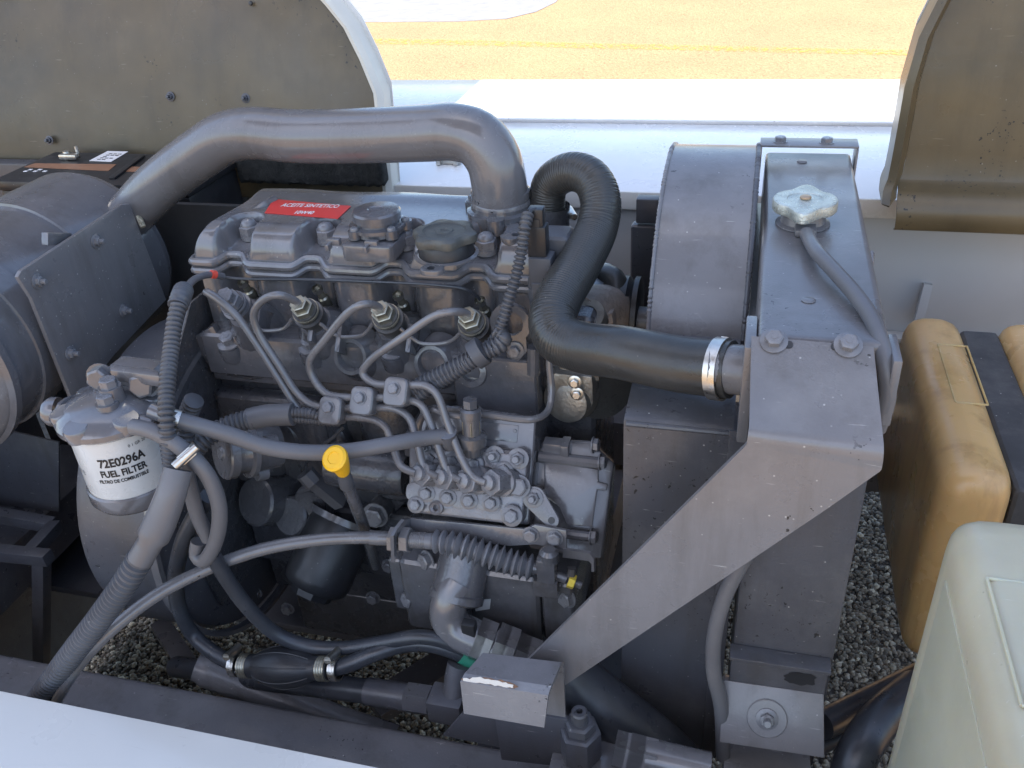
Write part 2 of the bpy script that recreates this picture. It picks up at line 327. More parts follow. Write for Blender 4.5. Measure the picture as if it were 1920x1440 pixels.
tr = n.new('ShaderNodeBsdfTransparent'); ms = n.new('ShaderNodeMixShader'); l.new(mr.outputs[0], ms.inputs[0]); l.new(tr.outputs[0], ms.inputs[1]); l.new(b.outputs[0], ms.inputs[2]); l.new(ms.outputs[0], n['Material Output'].inputs[0])
lp = [(560, 73), (690, 77), (830, 79), (973, 82), (1120, 86), (1280, 89), (1500, 94), (1713, 99), (1900, 104)]
bm = bmesh.new(); up = [bm.verts.new(A(x, y - 5, z=GZ + .004)) for x, y in lp]; dn = [bm.verts.new(A(x, y + 5, z=GZ + .004)) for x, y in lp]
for i in range(len(lp) - 1): bm.faces.new((dn[i], dn[i + 1], up[i + 1], up[i]))
kind(link('road_marking', bm, ym), 'structure')
kind(link('shaded_ground', bx(-1.6, 2.2, -1.2, 1.09, GZ + .002, GZ + .004, 0), mat('ground_in_shade', (.06, .056, .05), .9, var=.4, scale=40, bump=3, bscale=120)), 'structure')  # same ground as beyond; shade under the machine put into a dark sheet
# loose stones under the machine: nobody could count them
def stones(n, x0, x1, y0, y1, smin, smax):
    bmi = bmesh.new(); bmesh.ops.create_icosphere(bmi, subdivisions=1, radius=1.0)
    vv = np.array([v.co[:] for v in bmi.verts]); ff = np.array([[v.index for v in f.verts] for f in bmi.faces]); bmi.free()
    rng = np.random.default_rng(3); nv = len(vv)
    P = np.stack([rng.uniform(x0, x1, n), rng.uniform(y0, y1, n), np.zeros(n)], 1)
    S = rng.uniform(smin, smax, (n, 1)) * rng.uniform(0.55, 1.25, (n, 3)); S[:, 2] *= 0.75
    sh = vv[None] * (1 + rng.uniform(-.22, .22, (n, nv, 1))) * S[:, None, :]
    a = rng.uniform(0, 6.28, n); c, s = np.cos(a), np.sin(a); t = rng.uniform(-.6, .6, n); ct, st = np.cos(t), np.sin(t)
    x, y, z = sh[..., 0], sh[..., 1], sh[..., 2]; y, z = y * ct[:, None] - z * st[:, None], y * st[:, None] + z * ct[:, None]
    X = x * c[:, None] - y * s[:, None]; Y = x * s[:, None] + y * c[:, None]
    W = np.stack([X, Y, z], -1) + P[:, None, :]; W[..., 2] += GZ + S[:, 2:3] * .35 + rng.uniform(0, .006, (n, 1))
    F = (ff[None] + (np.arange(n) * nv)[:, None, None]).reshape(-1, 3)
    me = bpy.data.meshes.new('stones'); me.vertices.add(n * nv); me.vertices.foreach_set('co', W.reshape(-1)); me.loops.add(F.size); me.loops.foreach_set('vertex_index', F.reshape(-1))
    me.polygons.add(len(F)); me.polygons.foreach_set('loop_start', np.arange(0, F.size, 3)); me.polygons.foreach_set('loop_total', np.full(len(F), 3)); me.update(); me.validate(); return me
sm, n, l, b = nodes_of('grey_stones'); g = n.new('ShaderNodeNewGeometry'); cr = n.new('ShaderNodeValToRGB')
for i, (p, c) in enumerate(((0, (.06, .05, .038)), (.5, (.165, .142, .108)), (.85, (.28, .25, .19)), (1, (.48, .44, .35)))):
    e = cr.color_ramp.elements[i] if i < 2 else cr.color_ramp.elements.new(p); e.position = p; e.color = (*c, 1)
l.new(g.outputs['Random Per Island'], cr.inputs[0]); l.new(cr.outputs[0], b.inputs['Base Color']); b.inputs['Roughness'].default_value = .7
kind(link('loose_gravel', stones(105000, -0.9, 1.4, -0.30, 1.08, .0032, .0076), sm), 'stuff')
# added sun blocker, unseen overhead; it shades the bay up to the middle of the rear deck
CZ = 3.0; ry = SUN_TRAVEL.y / -SUN_TRAVEL.z; rx = SUN_TRAVEL.x / -SUN_TRAVEL.z
blocker = link('sun_blocker', bx(-1.6 - rx * CZ, 1.9 - rx * CZ, -1.75 - ry * CZ, .80 - ry * CZ, CZ, CZ + .03, .005), OLIVE)
tag(blocker, 'unseen panel added overhead to block the sun from the engine bay', 'sun_blocker')

# =================================================================== MACHINE BODY
bd = thing('trailer_body', 'white painted trailer bodywork with flat deck behind the engine bay', 'bodywork', (0.6, .6, -.4))
link('deck', bx(-2.2, 2.6, .412, .792, -.016, -.006, .003), DECKW, bd)
link('outer_deck', bx(-2.2, 2.6, .797, 1.13, -.012, -.001, .004), DECKW, bd)
link('deck_lip', bx(-2.2, 2.6, .404, .411, -.034, -.0045, .003), WHITE, bd)
link('outer_skirt', bx(-2.2, 2.6, 1.10, 1.127, -.55, -.014, .004), WHITE, bd)
wall = link('bay_wall', bx(-2.2, 2.6, .418, .43, -.36, -.018, .002), WALLW, bd)
link('wall_ledge', bx(-2.2, 2.6, .39, .417, -.232, -.224, .002), WALLW, bd)
s0 = A(1722, 600, y=.40); s1 = A(1740, 532, y=.412)
link('tab', tube([s0, s1], .009, seg=4, smooth=False), WALLW, bd)
link('rear_chassis_rail', bx(-2.2, 2.6, .30, .40, -.46, -.37, .006), SHEETD, bd)
# deck buckle near the intake pipe
p = A(842, 305, z=-.004)
link('latch', join(box(p + V((0, 0, .004)), (.045, .012, .010), .002), box(p + V((-.016, -.004, .006)), (.008, .02, .014), .002), box(p + V((.016, -.004, .006)), (.008, .02, .014), .002)), ZINC, bd)
# near side white panel
pa, pb = A(0, 1295, z=-.30), A(713, 1440, z=-.30); dd = (pb - pa).normalized(); q0 = pa - dd * 1.2; q1 = pa + dd * 1.6
nrm = V((dd.y, -dd.x, 0))
bm = slab([q0, q1, q1 + nrm * .30 + V((0, 0, -.05)), q0 + nrm * .30 + V((0, 0, -.05))], (0, 0, 1), .004, .0012)
bm2 = slab([q0 + V((0, 0, -.0045)), q1 + V((0, 0, -.0045)), q1 + V((0, 0, -.035)), q0 + V((0, 0, -.035))], -nrm, .003, .0008)
bm3 = slab([q0 + nrm * .297 + V((0, 0, -.055)), q1 + nrm * .297 + V((0, 0, -.055)), q1 + nrm * .297 + V((0, 0, -.62)), q0 + nrm * .297 + V((0, 0, -.62))], nrm, .004, .001)
sp = link('side_panel', join(bm, bm2, bm3), WHITE)
tag(sp, 'white side panel in the bottom left corner, in front of the grey chassis rail', 'body panel')

# ------------------------------------------------------------------ hoods
def sheet(rows, thick=.0025):
    """rows: list of lists of points, quad grid, then thickened"""
    bm = bmesh.new(); g = [[bm.verts.new(p) for p in r] for r in rows]
    for i in range(len(g) - 1):
        for j in range(len(g[0]) - 1): bm.faces.new((g[i][j], g[i][j + 1], g[i + 1][j + 1], g[i + 1][j]))
    bmesh.ops.recalc_face_normals(bm, faces=bm.faces[:]); bm.normal_update()
    bmesh.ops.solidify(bm, geom=bm.faces[:], thickness=thick); return bm
hl = thing('open_hood', 'open hood with dark olive inner face, at the left behind the intake pipe', 'hood', (-.4, .42, .03))
prof = [(.392, -.03), (.396, .0), (.400, .030), (.404, .055), (.412, .095), (.424, .14), (.438, .19), (.452, .235), (.462, .268), (.468, .282), (.470, .292), (.462, .34), (.452, .42), (.45, .60), (.45, .80), (.46, 1.10), (.47, 1.40)]
def edgeR(y, z):      # right boundary of the hood as seen in the photograph, extended upward
    tb = [(.03, A(706, 207, y=.41).x), (.12, A(705, 200, y=.418).x), (.14, A(703, 183, y=.424).x), (.205, A(672, 120, y=.443).x), (.25, A(640, 70, y=.455).x), (.30, A(577, 0, y=.475).x), (1.5, -.36)]
    for (za, xa), (zb, xb) in zip(tb, tb[1:]):
        if z <= zb: return xa + (xb - xa) * max(0, (z - za)) / (zb - za)
    return tb[-1][1]
rows = []
for y, z in prof:
    xr = edgeR(y, z); rows.append([V((-2.0 + (xr + 2.0) * k / 22, y + .003 * math.sin(k * 1.7 + z * 9), z)) for k in range(23)])
inner = link('inner_face', sheet(rows), OLIVE, hl)
fl = [[V((edgeR(y, z) + .0005, y - .002, z)), V((edgeR(y, z) + .006, y - .004, z)), V((edgeR(y, z) + .013, y + .002, z)), V((edgeR(y, z) + .014, y + .035, z + .002))] for y, z in prof]
link('edge_flange', sheet(fl, .002), CREAM, hl)
link('outer_skin', sheet([[V((-2.0, y + .034, z + .01)), V((edgeR(y, z) + .018, y + .034, z + .01))] for y, z in prof], .002), WHITE, hl)
for px, py, yy in ((320, 181, .420), (461, 184, .420), (93, 263, .398)): bolt('nut', A(px, py, y=yy), (0, -1, .25), SHEETD, hl, .85)
for px, py in ((168, 62), (268, 60), (470, 6)): link('rivet', lathe([(.004, 0), (.003, .002), (0, .0026)], A(px, py, y=.456), (0, -1, .2), 10), BLACK, hl)
link('lower_return', bx(-2.0, -.62, .36, .388, -.12, .03, .004), SHEETD, hl)
fa, fb = A(450, 320, y=.372), A(724, 330, y=.372)
bm = box(((fa.x + fb.x) / 2, .372, .056), (fb.x - fa.x, .03, .062), .010, None, 4); bm.transform(Matrix.Translation((0, 0, -.018)))
bmesh.ops.subdivide_edges(bm, edges=[e for e in bm.edges if abs((e.verts[0].co - e.verts[1].co).x) > .05], cuts=40)
for v in bm.verts: v.co += V((0, random.uniform(-.0015, .0015), random.uniform(-.0022, .0022)))
link('foam_seal', bm, FOAM, hl)

hr = thing('open_hood', 'open hood with olive inner face and rounded lip, above the amber can', 'hood', (.95, .36, 0))
def eR2(y, z):
    tb = [(-.02, A(1680, 416, y=.31).x), (.03, A(1682, 372, y=.31).x), (.0501, A(1691, 370, y=.325).x), (.10, A(1700, 300, y=.35).x), (.205, A(1733, 105, y=.37).x), (.255, A(1773, 0, y=.38).x), (1.4, 1.30)]
    for (za, xa), (zb, xb) in zip(tb, tb[1:]):
        if z <= zb: return xa + (xb - xa) * max(0, (z - za)) / (zb - za)
    return tb[-1][1]
prof2 = [(.318, -.014), (.309, -.010), (.305, .0), (.304, .012), (.308, .024), (.316, .031), (.328, .035), (.345, .038), (.352, .043), (.355, .052), (.356, .08), (.36, .12), (.366, .17), (.374, .23), (.385, .30), (.41, .42), (.45, .6), (.52, .9), (.58, 1.2)]
rows = [[V((eR2(y, z) + (2.0 - eR2(y, z)) * k / 10, y, z)) for k in range(11)] for y, z in prof2]
link('inner_face', sheet(rows), OLIVE, hr)
pf = [(.318, .0305)] + [q for q in prof2 if q[1] > .035]
fl = [[V((eR2(y, z) - .020, y + .03, z)), V((eR2(y, z) - .0215, y - .028, z)), V((eR2(y, z) - .012, y - .036, z)), V((eR2(y, z) - .0005, y - .004, z))] for y, z in pf]
link('edge_flange', sheet(fl, .002), OLIVE, hr)
link('outer_skin', sheet([[V((eR2(y, z) - .018, y + .034, z + .01)), V((2.0, y + .034, z + .01))] for y, z in prof2[9:]], .002), WHITE, hr)

# ------------------------------------------------------------------ battery
bt = thing('battery', 'black battery with orange stripe and white sticker under the left hood', 'battery', (-.53, .43, -.2))
BZ = .05
link('case', bx(-.565, -.21, .222, .368, -.14, BZ - .0185, .006), BATK, bt)
link('lid', bx(-.572, -.205, .216, .374, BZ - .018, BZ, .006), BATK, bt)
def onb(pts, h=.0008): return [A(x, y, z=BZ + h) for x, y in pts]
link('stripe', slab(onb([(65, 306), (218, 308), (203, 320), (45, 313)]), (0, 0, 1), .0006, 0), BATO, bt)
link('stripe', slab(onb([(240, 312), (278, 313), (262, 322), (230, 321)]), (0, 0, 1), .0006, 0), BATO, bt)
st = link('sticker', slab(onb([(202, 283), (240, 284), (208, 303), (167, 301)], .001), (0, 0, 1), .0006, 0), INKW, bt)
e1 = (A(236, 285, z=BZ) - A(204, 284, z=BZ)); e2 = A(172, 299, z=BZ) - A(204, 284, z=BZ); c0 = A(207, 286, z=BZ + .0014)
pr = []
for k in range(5):
    for j in range(3):
        if random.random() < .8: pr.append(slab([c0 + e1 * (.05 + .28 * j + a_) * .95 + e2 * (.1 + .17 * k + b_) for a_, b_ in ((0, 0), (.2, 0), (.2, .07), (0, .07))], (0, 0, 1), .0002, 0))
kind(link('print', join(*pr), INKK, st), 'stuff')
link('terminal', join(lathe([(.007, 0), (.006, .012), (0, .012)], A(128, 296, z=BZ)), box(A(130, 293, z=BZ + .006), (.035, .014, .009), .003), lathe([(.003, 0), (.003, .012), (0, .012)], A(146, 287, z=BZ + .008))), ZINC, bt)
kind(link('print', join(*[box(A(48 + 9 * k, 321 - (k % 2) * 3, z=BZ + .0008), (.007, .005, .0006), 0) for k in range(5)]), INKW, bt), 'stuff')
link('divider', slab(onb([(262, 290), (272, 290), (215, 332), (203, 332)], .004), (0, 0, 1), .0035, .001), BATK, bt)

# ------------------------------------------------------------------ chassis
rl = thing('chassis_rail', 'dark grey chassis rail running along the bottom of the bay', 'rail', (.1, -.36, -.54))
link('beam', bx(-1.2, 1.5, -.43, -.306, -.54, -.42, .014, 4), PLATE, rl)
# cross frame at the lower left
cf = thing('support_frame', 'dark angle iron support frame below the air filter, at the left edge', 'frame', (-.25, -.1, -.5))
def bar(p, q, w=.03, t=.006): 
    p, q = V(p), V(q); d = (q - p); return box((p + q) / 2, (w, t, d.length), .001, d.to_track_quat('Z', 'Y').to_matrix())
link('post', bar(A(78, 1045, y=-.13), A(78, 1260, y=-.13), .02, .02), SHEETD, cf)
link('crossbar', bar(A(-60, 1030, y=-.132), A(92, 1046, y=-.132), .02, .02), SHEETD, cf)
link('crossbar', bar(A(-60, 955, y=-.05), A(100, 985, y=-.05), .02, .02), SHEETD, cf)
link('crossbar', bar(A(60, 1035, y=-.12), A(105, 985, y=-.05), .02, .02), SHEETD, cf)
link('panel', slab([A(-60, 790, y=0), A(110, 830, y=0), A(110, 960, y=0), A(-60, 940, y=0)], (0, -1, 0), .004), SHEETD, cf)

ew = link('added_end_wall', bx(-.66, -.648, -.43, .195, -.95, .0, .003), SHEETD, cf)  # unseen wall, added to keep light from the left off the engine
# ------------------------------------------------------------------ cans
def rbox(x0, x1, y0, y1, z0, z1, r, seg=5): return bx(x0, x1, y0, y1, z0, z1, r, seg)
def can(name, label, m, x0, x1, y0, y1, z0, z1, r, recess):
    t = thing(name, label, 'can', ((x0 + x1) / 2, (y0 + y1) / 2, z0), 'plastic cans in a row at the right')
    bm = rbox(x0, x1, y0, y1, z0, z1, r)
    # pressed panel in the top face
    bmesh.ops.recalc_face_normals(bm, faces=bm.faces[:]); bm.normal_update()
    top = max(bm.faces, key=lambda f: f.normal.z * f.calc_area())
    if recess:                                   # pressed panel: inner quad moved to the recess outline, then sunk
        bmesh.ops.inset_region(bm, faces=[top], thickness=.004, depth=0)
        rx_ = sum(q.x for q in recess) / 4; ry_ = sum(q.y for q in recess) / 4; cx_ = (x0 + x1) / 2; cy_ = (y0 + y1) / 2
        for v in list(top.verts):
            q = next(q for q in recess if (q.x > rx_) == (v.co.x > cx_) and (q.y > ry_) == (v.co.y > cy_)); v.co.x = q.x; v.co.y = q.y
        bmesh.ops.inset_region(bm, faces=[top], thickness=.003, depth=-.003)
    body = link('body', bm, m, t, angle=28); return t
TZC = -.10
ax0, ax1 = A(1708, 640, z=TZC).x, A(1866, 760, z=TZC).x; ay1 = A(1760, 584, z=TZC).y; ay0 = A(1885, 905, z=TZC).y
rcx = [V((x, y, 0)) for x in (A(1772, 690, z=TZC).x, A(1846, 740, z=TZC).x) for y in (A(1800, 648, z=TZC).y, A(1822, 756, z=TZC).y)]
c1 = can('fuel_can', 'amber translucent plastic can with recessed top, nearest the radiator', ORANGE, ax0, ax1, ay0, ay1, -.375, TZC, .036, None)
for a_, b_ in ((0, 1), (2, 3), (0, 2), (1, 3)): link('recess_edge', tube([V((rcx[a_].x, rcx[a_].y, TZC - .0004)), V((rcx[b_].x, rcx[b_].y, TZC - .0006))], .0012, seg=8, smooth=False), ORANGE, c1)
bx0 = A(1898, 660, z=TZC).x
c2 = can('fuel_can', 'second amber plastic can, cut off by the right edge of the photo', ORANGE, bx0, bx0 + .13, ay0, ay1 - .005, -.375, TZC + .001, .034, None)
wx0 = A(1788, 990, z=-.018).x
c3 = can('fluid_can', 'milky white plastic can in the bottom right corner', MILKY, wx0, wx0 + .19, -.66, -.283, -.50, -.018, .034, None)
wr = [V((x, y, -.0186)) for x in (A(1880, 1190, z=-.018).x, wx0 + .15) for y in (A(1868, 1085, z=-.018).y, A(1906, 1320, z=-.018).y)]
for a_, b_ in ((0, 1), (2, 3), (0, 2), (1, 3)): link('recess_edge', tube([wr[a_], wr[b_]], .0014, seg=8, smooth=False), MILKY, c3)
link('seam', bx(wx0 - .0012, wx0 + .001, -.60, -.33, -.46, -.06, .0005), MILKY, c3)
cs = thing('can_shelf', 'dark steel shelf bars under the plastic cans at the right', 'shelf', (ax0 + .1, 0, -.36))
for yy in (ay0 + .06, ay1 - .06): link('bar', bx(ax0 + .02, bx0 + .12, yy - .015, yy + .015, -.387, -.376, .002), SHEETD, cs)
link('arm', bx(bx0 + .05, bx0 + .09, ay0, .31, -.407, -.388, .002), SHEETD, cs)
link('front_bar', bx(wx0 + .05, wx0 + .16, -.60, -.30, -.516, -.501, .002), SHEETD, cs)
# dark rubber pad between the amber cans
pd = link('rubber_spacer', bx(ax1 - .002, bx0 + .002, ay0 + .01, ay1 - .02, -.33, TZC - .014, .008, 3), mat('speckled_rubber', (.055, .056, .06), .6, var=.3, dust=1.0, dustcol=(.5, .48, .44)))
tag(pd, 'dark speckled rubber spacer wedged between the two amber cans', 'spacer')
tag(link('spiral_cable', tubepx([(1655, 640, .34), (1682, 660, .34), (1692, 668, .32), (1698, 690, .25)], .009, corr=(.006, .002)), LOOM, angle=60), 'coiled grey cable on the bay wall behind the radiator', 'cable')
# =================================================================== RADIATOR
rd = thing('radiator', 'grey painted radiator with silver filler cap and curved fan shroud, right of the engine', 'radiator', (.69, -.02, -.5))
TX0, TX1, TZ = .645, .752, .10
# top tank: folded sheet, crowned a little
bm = bx(TX0, TX1, -.232, .285, .03, TZ, .007, 4); link('top_tank', bm, PLATE, rd)
link('tank_seam', bx(TX0 - .006, TX1 + .006, -.228, .282, .018, .0295, .002), PLATE, rd)
for px, py, hh in ((1504, 303, .1005), (1516, 563, .1005), (1520, 375, .1005)):
    link('rivet', lathe([(.0065, 0), (.0065, .0004), (.005, .0012), (0, .0012)], A(px, py, z=hh), (0, 0, 1), 16), PLATE, rd)
link('core', bx(TX0 + .01, TX1 - .01, -.215, .27, -.42, .0175, .002), SHEETD, rd)
link('side_channel', join(bx(TX0 + .006, TX1 - .002, -.252, -.234, -.43, .045, .003), bx(TX0 + .006, TX0 + .010, -.2335, -.16, -.43, .02, .001)), SHEETD, rd)
# rear saddle over the tank
z2 = .118; p0, p1 = A(1424, 262, z=z2), A(1596, 262, z=z2); q0, q1 = A(1424, 272, z=z2), A(1596, 276, z=z2)
y0, y1 = q0.y, q0.y + .035
sad = link('saddle', join(bx(TX0 - .008, TX1 + .006, y0, y1, z2 - .003, z2, .001), bx(TX0 - .008, TX0 - .005, y0, y1, -.1, z2 - .0035, .001), bx(TX1 + .003, TX1 + .006, y0, y1, -.1, z2 - .0035, .001)), PLATE, rd)
for px, py in ((1463, 266), (1550, 268)): bolt('plain', A(px, py, z=z2), (0, 0, 1), BOLT, sad, 1.1)
# side bolt
bolt('plain', A(1612, 492, z=.072), (1, 0, 0), BOLT, rd, 2.0)
# filler neck, cap, overflow spout
cp = A(1509, 383, z=TZ + .022)
cx, cy = cp.x, cp.y
nk = link('filler_neck', join(lathe([(.0285, .0005), (.0285, .002), (.024, .004), (.022, .012), (.026, .014), (.026, .016), (0, .016)], (cx, cy, TZ), (0, 0, 1), 32), box((cx + .002, cy - .026, TZ + .0045), (.022, .03, .008), .003)), PLATE, rd)
bmc = bmesh.new(); N = 72; ring = []
def capr(a): 
    d = min(abs(a - math.pi / 2), abs(a - 3 * math.pi / 2))
    return .0335 + .0135 * math.exp(-(d / .27) ** 2) - .0022 * math.exp(-((d - .62) / .2) ** 2)
caplev = [(.97, 0), (1.0, .0015), (1.0, .0100), (.985, .0113), (.95, .0120), (.80, .0121), (.62, .0119), (.60, .0113), (.25, .0113), (.21, .0118)]
for s, h in caplev: ring.append([bmc.verts.new(((capr(2 * math.pi * k / N) if s > .7 else .0305) * s * math.cos(2 * math.pi * k / N), (capr(2 * math.pi * k / N) if s > .7 else .0305) * s * math.sin(2 * math.pi * k / N), h)) for k in range(N)])
for a, b in zip(ring, ring[1:]):
    for k in range(N): bmc.faces.new((a[k], a[(k + 1) % N], b[(k + 1) % N], b[k]))
bmc.faces.new(ring[-1]); bmesh.ops.recalc_face_normals(bmc, faces=bmc.faces[:])
capm = mat('stamped_zinc', (.55, .58, .52), .32, .55, var=.25, scale=70, grime=.35, grimecol=(.2, .18, .13), bump=1.2, bscale=500)
rc = link('radiator_cap', bmc, capm, rd, Matrix.Translation((cx, cy, TZ + .0165)) @ Matrix.Rotation(R(-4), 4, 'Z') )
link('rivet', lathe([(.006, 0), (.006, .0015), (.0045, .0025), (0, .0025)], (cx, cy, TZ + .0290), (0, 0, 1), 18), mat('copper_rivet', (.55, .38, .24), .4, .8), rc)
stm = []
for k in range(26):                      # worn stamped ring of characters, unreadable in the photo
    if k in (7, 8, 19, 20, 21): continue
    a = 2 * math.pi * k / 26; rr = .0262 + (.0007 if k % 2 else -.0005)
    stm.append(box((rr * math.cos(a), rr * math.sin(a), .01215), (.0038, .0010, .0004), .0001, Matrix.Rotation(a, 3, 'Z')))
    if k % 3: stm.append(box((rr * math.cos(a + .05), rr * math.sin(a + .05), .01215), (.0010, .0022, .0004), .0001, Matrix.Rotation(a, 3, 'Z')))
link('stamping', join(*stm), mat('stamping_dark', (.11, .11, .09), .5), rc)
# --- fan shroud: box in front with a round drum over the fan
SX0, SX1 = .531, .634
def ext(profile, x0, x1, thick=.003, seg=1):
    rows = [[V((x0 + (x1 - x0) * k / seg, y, z)) for k in range(seg + 1)] for y, z in profile]; return sheet(rows, thick)
dc = (.128, -.066); dr = .212
arc = [(dc[0] + dr * math.cos(R(a)), dc[1] + dr * math.sin(R(a))) for a in np.arange(162, 20, -4)]
drum = link('shroud_drum', ext([(-.0795, -.02)] + arc, SX0 + .004, SX1, .003), PLATE, rd)
link('drum_edge', tube([V((SX1 + .001, y, z)) for y, z in arc], lambda t: .0026 + .0005 * math.sin(t * 620) + random.uniform(0, .0006), seg=8, step=.0025), SHEETD, rd)
link('drum_edge', tube([V((SX0 + .003, y, z)) for y, z in arc], lambda t: .0021 + .0005 * math.sin(t * 630) + random.uniform(0, .0006), seg=8, step=.0025), PLATE, rd)
bpts = [(-.223, -.50), (-.225, -.44), (-.2285, -.010), (-.2265, -.003), (-.222, .0), (-.078, .012)]
link('shroud_box', join(ext(bpts, SX0, SX1 - .002, .003), slab([V((SX0 - .0005, y, z)) for y, z in [(-.224, -.50), (-.2265, -.008), (-.223, -.002), (-.08, .010), (-.08, -.50)]], (-1, 0, 0), .002, .0004)), SHEETD, rd)
link('shroud_seam', bx(SX1 - .0055, SX1 + .010, -.233, -.2295, -.47, .0, .001), SHEETD, rd)
link('shroud_lip', tube([V((SX0 + .002, -.2275, -.006)), V((SX1 - .004, -.2275, -.006))], .0028, seg=8, smooth=False), SHEETD, rd)
# tank front end block under the bracket
link('tank_end', bx(TX0 - .010, TX0 - .0005, -.250, -.19, .0, .098, .002), PLATE, rd); link('tank_end', bx(TX1 + .0005, TX1 + .008, -.248, -.20, .03, .094, .002), PLATE, rd)
pp = A(1380, 692, y=-.215)
link('hose_inlet', lathe([(.023, 0), (.023, .03), (.0235, .031), (0, .031)], A(1394, 694, y=-.207), (-1, 0, 0), 24), PLATE, rd)
# lower step and mount
link('lower_step', join(bx(.650, .745, -.268, -.2525, -.33, -.258, .002), bx(.648, .747, -.272, -.2525, -.2575, -.253, .001)), SHEETD, rd)
dk = A(1500, 1272, y=-.2685)
bmk = bmesh.new(); vs = []
for k in range(26):
    a = 2 * math.pi * k / 26; r = 1 + random.uniform(-.18, .14); vs.append(bmk.verts.new(dk + V((.016 * r * math.cos(a), -.0004, .010 * r * math.sin(a)))))
bmk.faces.new(vs); link('paint_gap', bmk, BLACK, rd)
# --- bent bracket: sloping top plate, then a long diagonal strap to the rail
bkt = thing('radiator_bracket', 'bent grey steel bracket running diagonally from radiator top to chassis rail', 'bracket', (.47, -.32, -.42))
n1 = V((0, -.545, .838)); F1 = Frame((.69, -.236, .1085), (1, 0, 0), n1)
ptsA = [F1.hit(*q) for q in ((1409, 630), (1638, 650), (1657, 832), (1405, 795))]
bl, br = A(1407, 822, y=-.318), A(1655, 862, y=-.318)
FB = Frame((.69, -.3185, .0), (1, 0, 0), (0, -1, .02))
t0, t1, t2, t3, t4 = ptsA[0], ptsA[1], ptsA[2], ptsA[3], None
# bend by three rows
def row(a, b): return [a.lerp(b, k / 6) for k in range(7)]
bend0 = row(ptsA[3], ptsA[2]); fl0 = FB.hit(1400, 833); fr0 = FB.hit(1653, 880)
fr_ = row(fl0, fr0); mids = [[a.lerp(b, t) + V((0, -.8, .6)) * (.0042 * 4 * t * (1 - t)) for a, b in zip(bend0, fr_)] for t in (.2, .4, .6, .8)]
lowL = FB.hit(905, 1322); lowR = FB.hit(1000, 1325)
rows = [row(ptsA[0], ptsA[1]), bend0, *mids, row(fl0, fr0)]
k1l, k1r = FB.hit(1396, 838), FB.hit(1650, 884); rows.append(row(k1l, k1r))
for s in (.12, .3, .5, .7, .85, 1.0): rows.append(row(FB.hit(1396 + (905 - 1396) * s, 838 + (1322 - 838) * s), FB.hit(1628 + (1000 - 1628) * s, 902 + (1325 - 902) * s)))
link('strap', sheet(rows, .005), PLATE, bkt, angle=32)
for px, py in ((1451, 640), (1590, 648)):
    bolt('bolt', F1.hit(px, py, .0005), F1.n, BOLT, bkt, 1.25)
for px, py, s in ((1468, 646, 1), (1577, 651, -1)): link('slot', prism(F1, rrect(.016, .0065, .003, 4, *F1.uv(px, py)), .002, 0, h=.0012), BLACK, bkt)
# bolted mount block under the radiator
mb = thing('radiator_mount', 'grey bolted mounting plate under the radiator with large washer', 'mount', (.7, -.30, -.48))
FM = Frame((.70, -.292, -.33), (1, 0, 0), (0, -.86, .5))
q = [FM.hit(*c) for c in ((1356, 1275), (1545, 1302), (1546, 1422), (1349, 1392))]
link('plate', slab(q, FM.n, .02, .002), PLATE, mb)
wp = FM.hit(1438, 1347, .0005)
link('washer', lathe([(0, 0), (.0195, 0), (.0205, .0008), (.0195, .0016), (.0, .0016)], wp, FM.n, 28), PLATE, mb)
bolt('nut', wp + FM.n * .0016, FM.n, BOLT, mb, 1.2)
f0 = FM.hit(1370, 1405, -.022); link('pedestal', bx(.652, .742, -.33, -.27, -.56, -.385, .003), PLATE, mb)

# =================================================================== HOSES OF THE COOLING SYSTEM
h = thing('upper_radiator_hose', 'ribbed black upper radiator hose looping from thermostat to radiator', 'hose', A(1040, 600, y=-.12))
hs = [(1030, 425, .075), (1026, 385, .075), (1032, 345, .075), (1070, 322, .065), (1108, 335, .05), (1126, 375, .035), (1120, 425, .015), (1086, 495, -.04), (1048, 560, -.09), (1036, 600, -.118), (1046, 632, -.135), (1090, 651, -.150), (1170, 662, -.172), (1280, 684, -.192), (1372, 693, -.206)]
link('hose', tubepx(hs, lambda t: .0212 + .0056 * min(1, t * 1.25), corr=(.0032, lambda t: .0003 * max(.06, min(1, (.74 - t) / .12))), seg=32), RUBBER, h, angle=70)
d = (A(1365, 694, y=-.205) - A(1290, 685, y=-.193)); wormclamp(h, A(1350, 692, y=-.203), d, .0282, .011, R(150))
d = A(1030, 400, y=.075) - A(1030, 430, y=.075); wormclamp(h, A(1030, 404, y=.075), d, .0222, .008, R(-20))
oh = [(1512, 438, None), (1530, 470, None), (1568, 512, None), (1608, 558, None), (1640, 610, None), (1660, 680, None), (1664, 745, None), (1645, 805, None)]
zz = [.108, .114, .113, .110, .103, .085, .055, .02]
tag(link('overflow_hose', tube([A(px, py, z=z) for (px, py, _), z in zip(oh, zz)], .0072, seg=12), HOSEP), 'thin grey overflow hose from filler neck curving down past the radiator', 'hose')
tag(link('drain_hose', tubepx([(1520, 905, -.262), (1450, 965, -.268), (1400, 1040, -.272), (1362, 1110, -.276), (1340, 1190, -.279), (1338, 1260, -.282), (1352, 1325, -.284), (1356, 1420, -.29)], .0078, seg=12), HOSEP), 'grey hose curving down the front of the radiator behind the diagonal strap', 'hose')

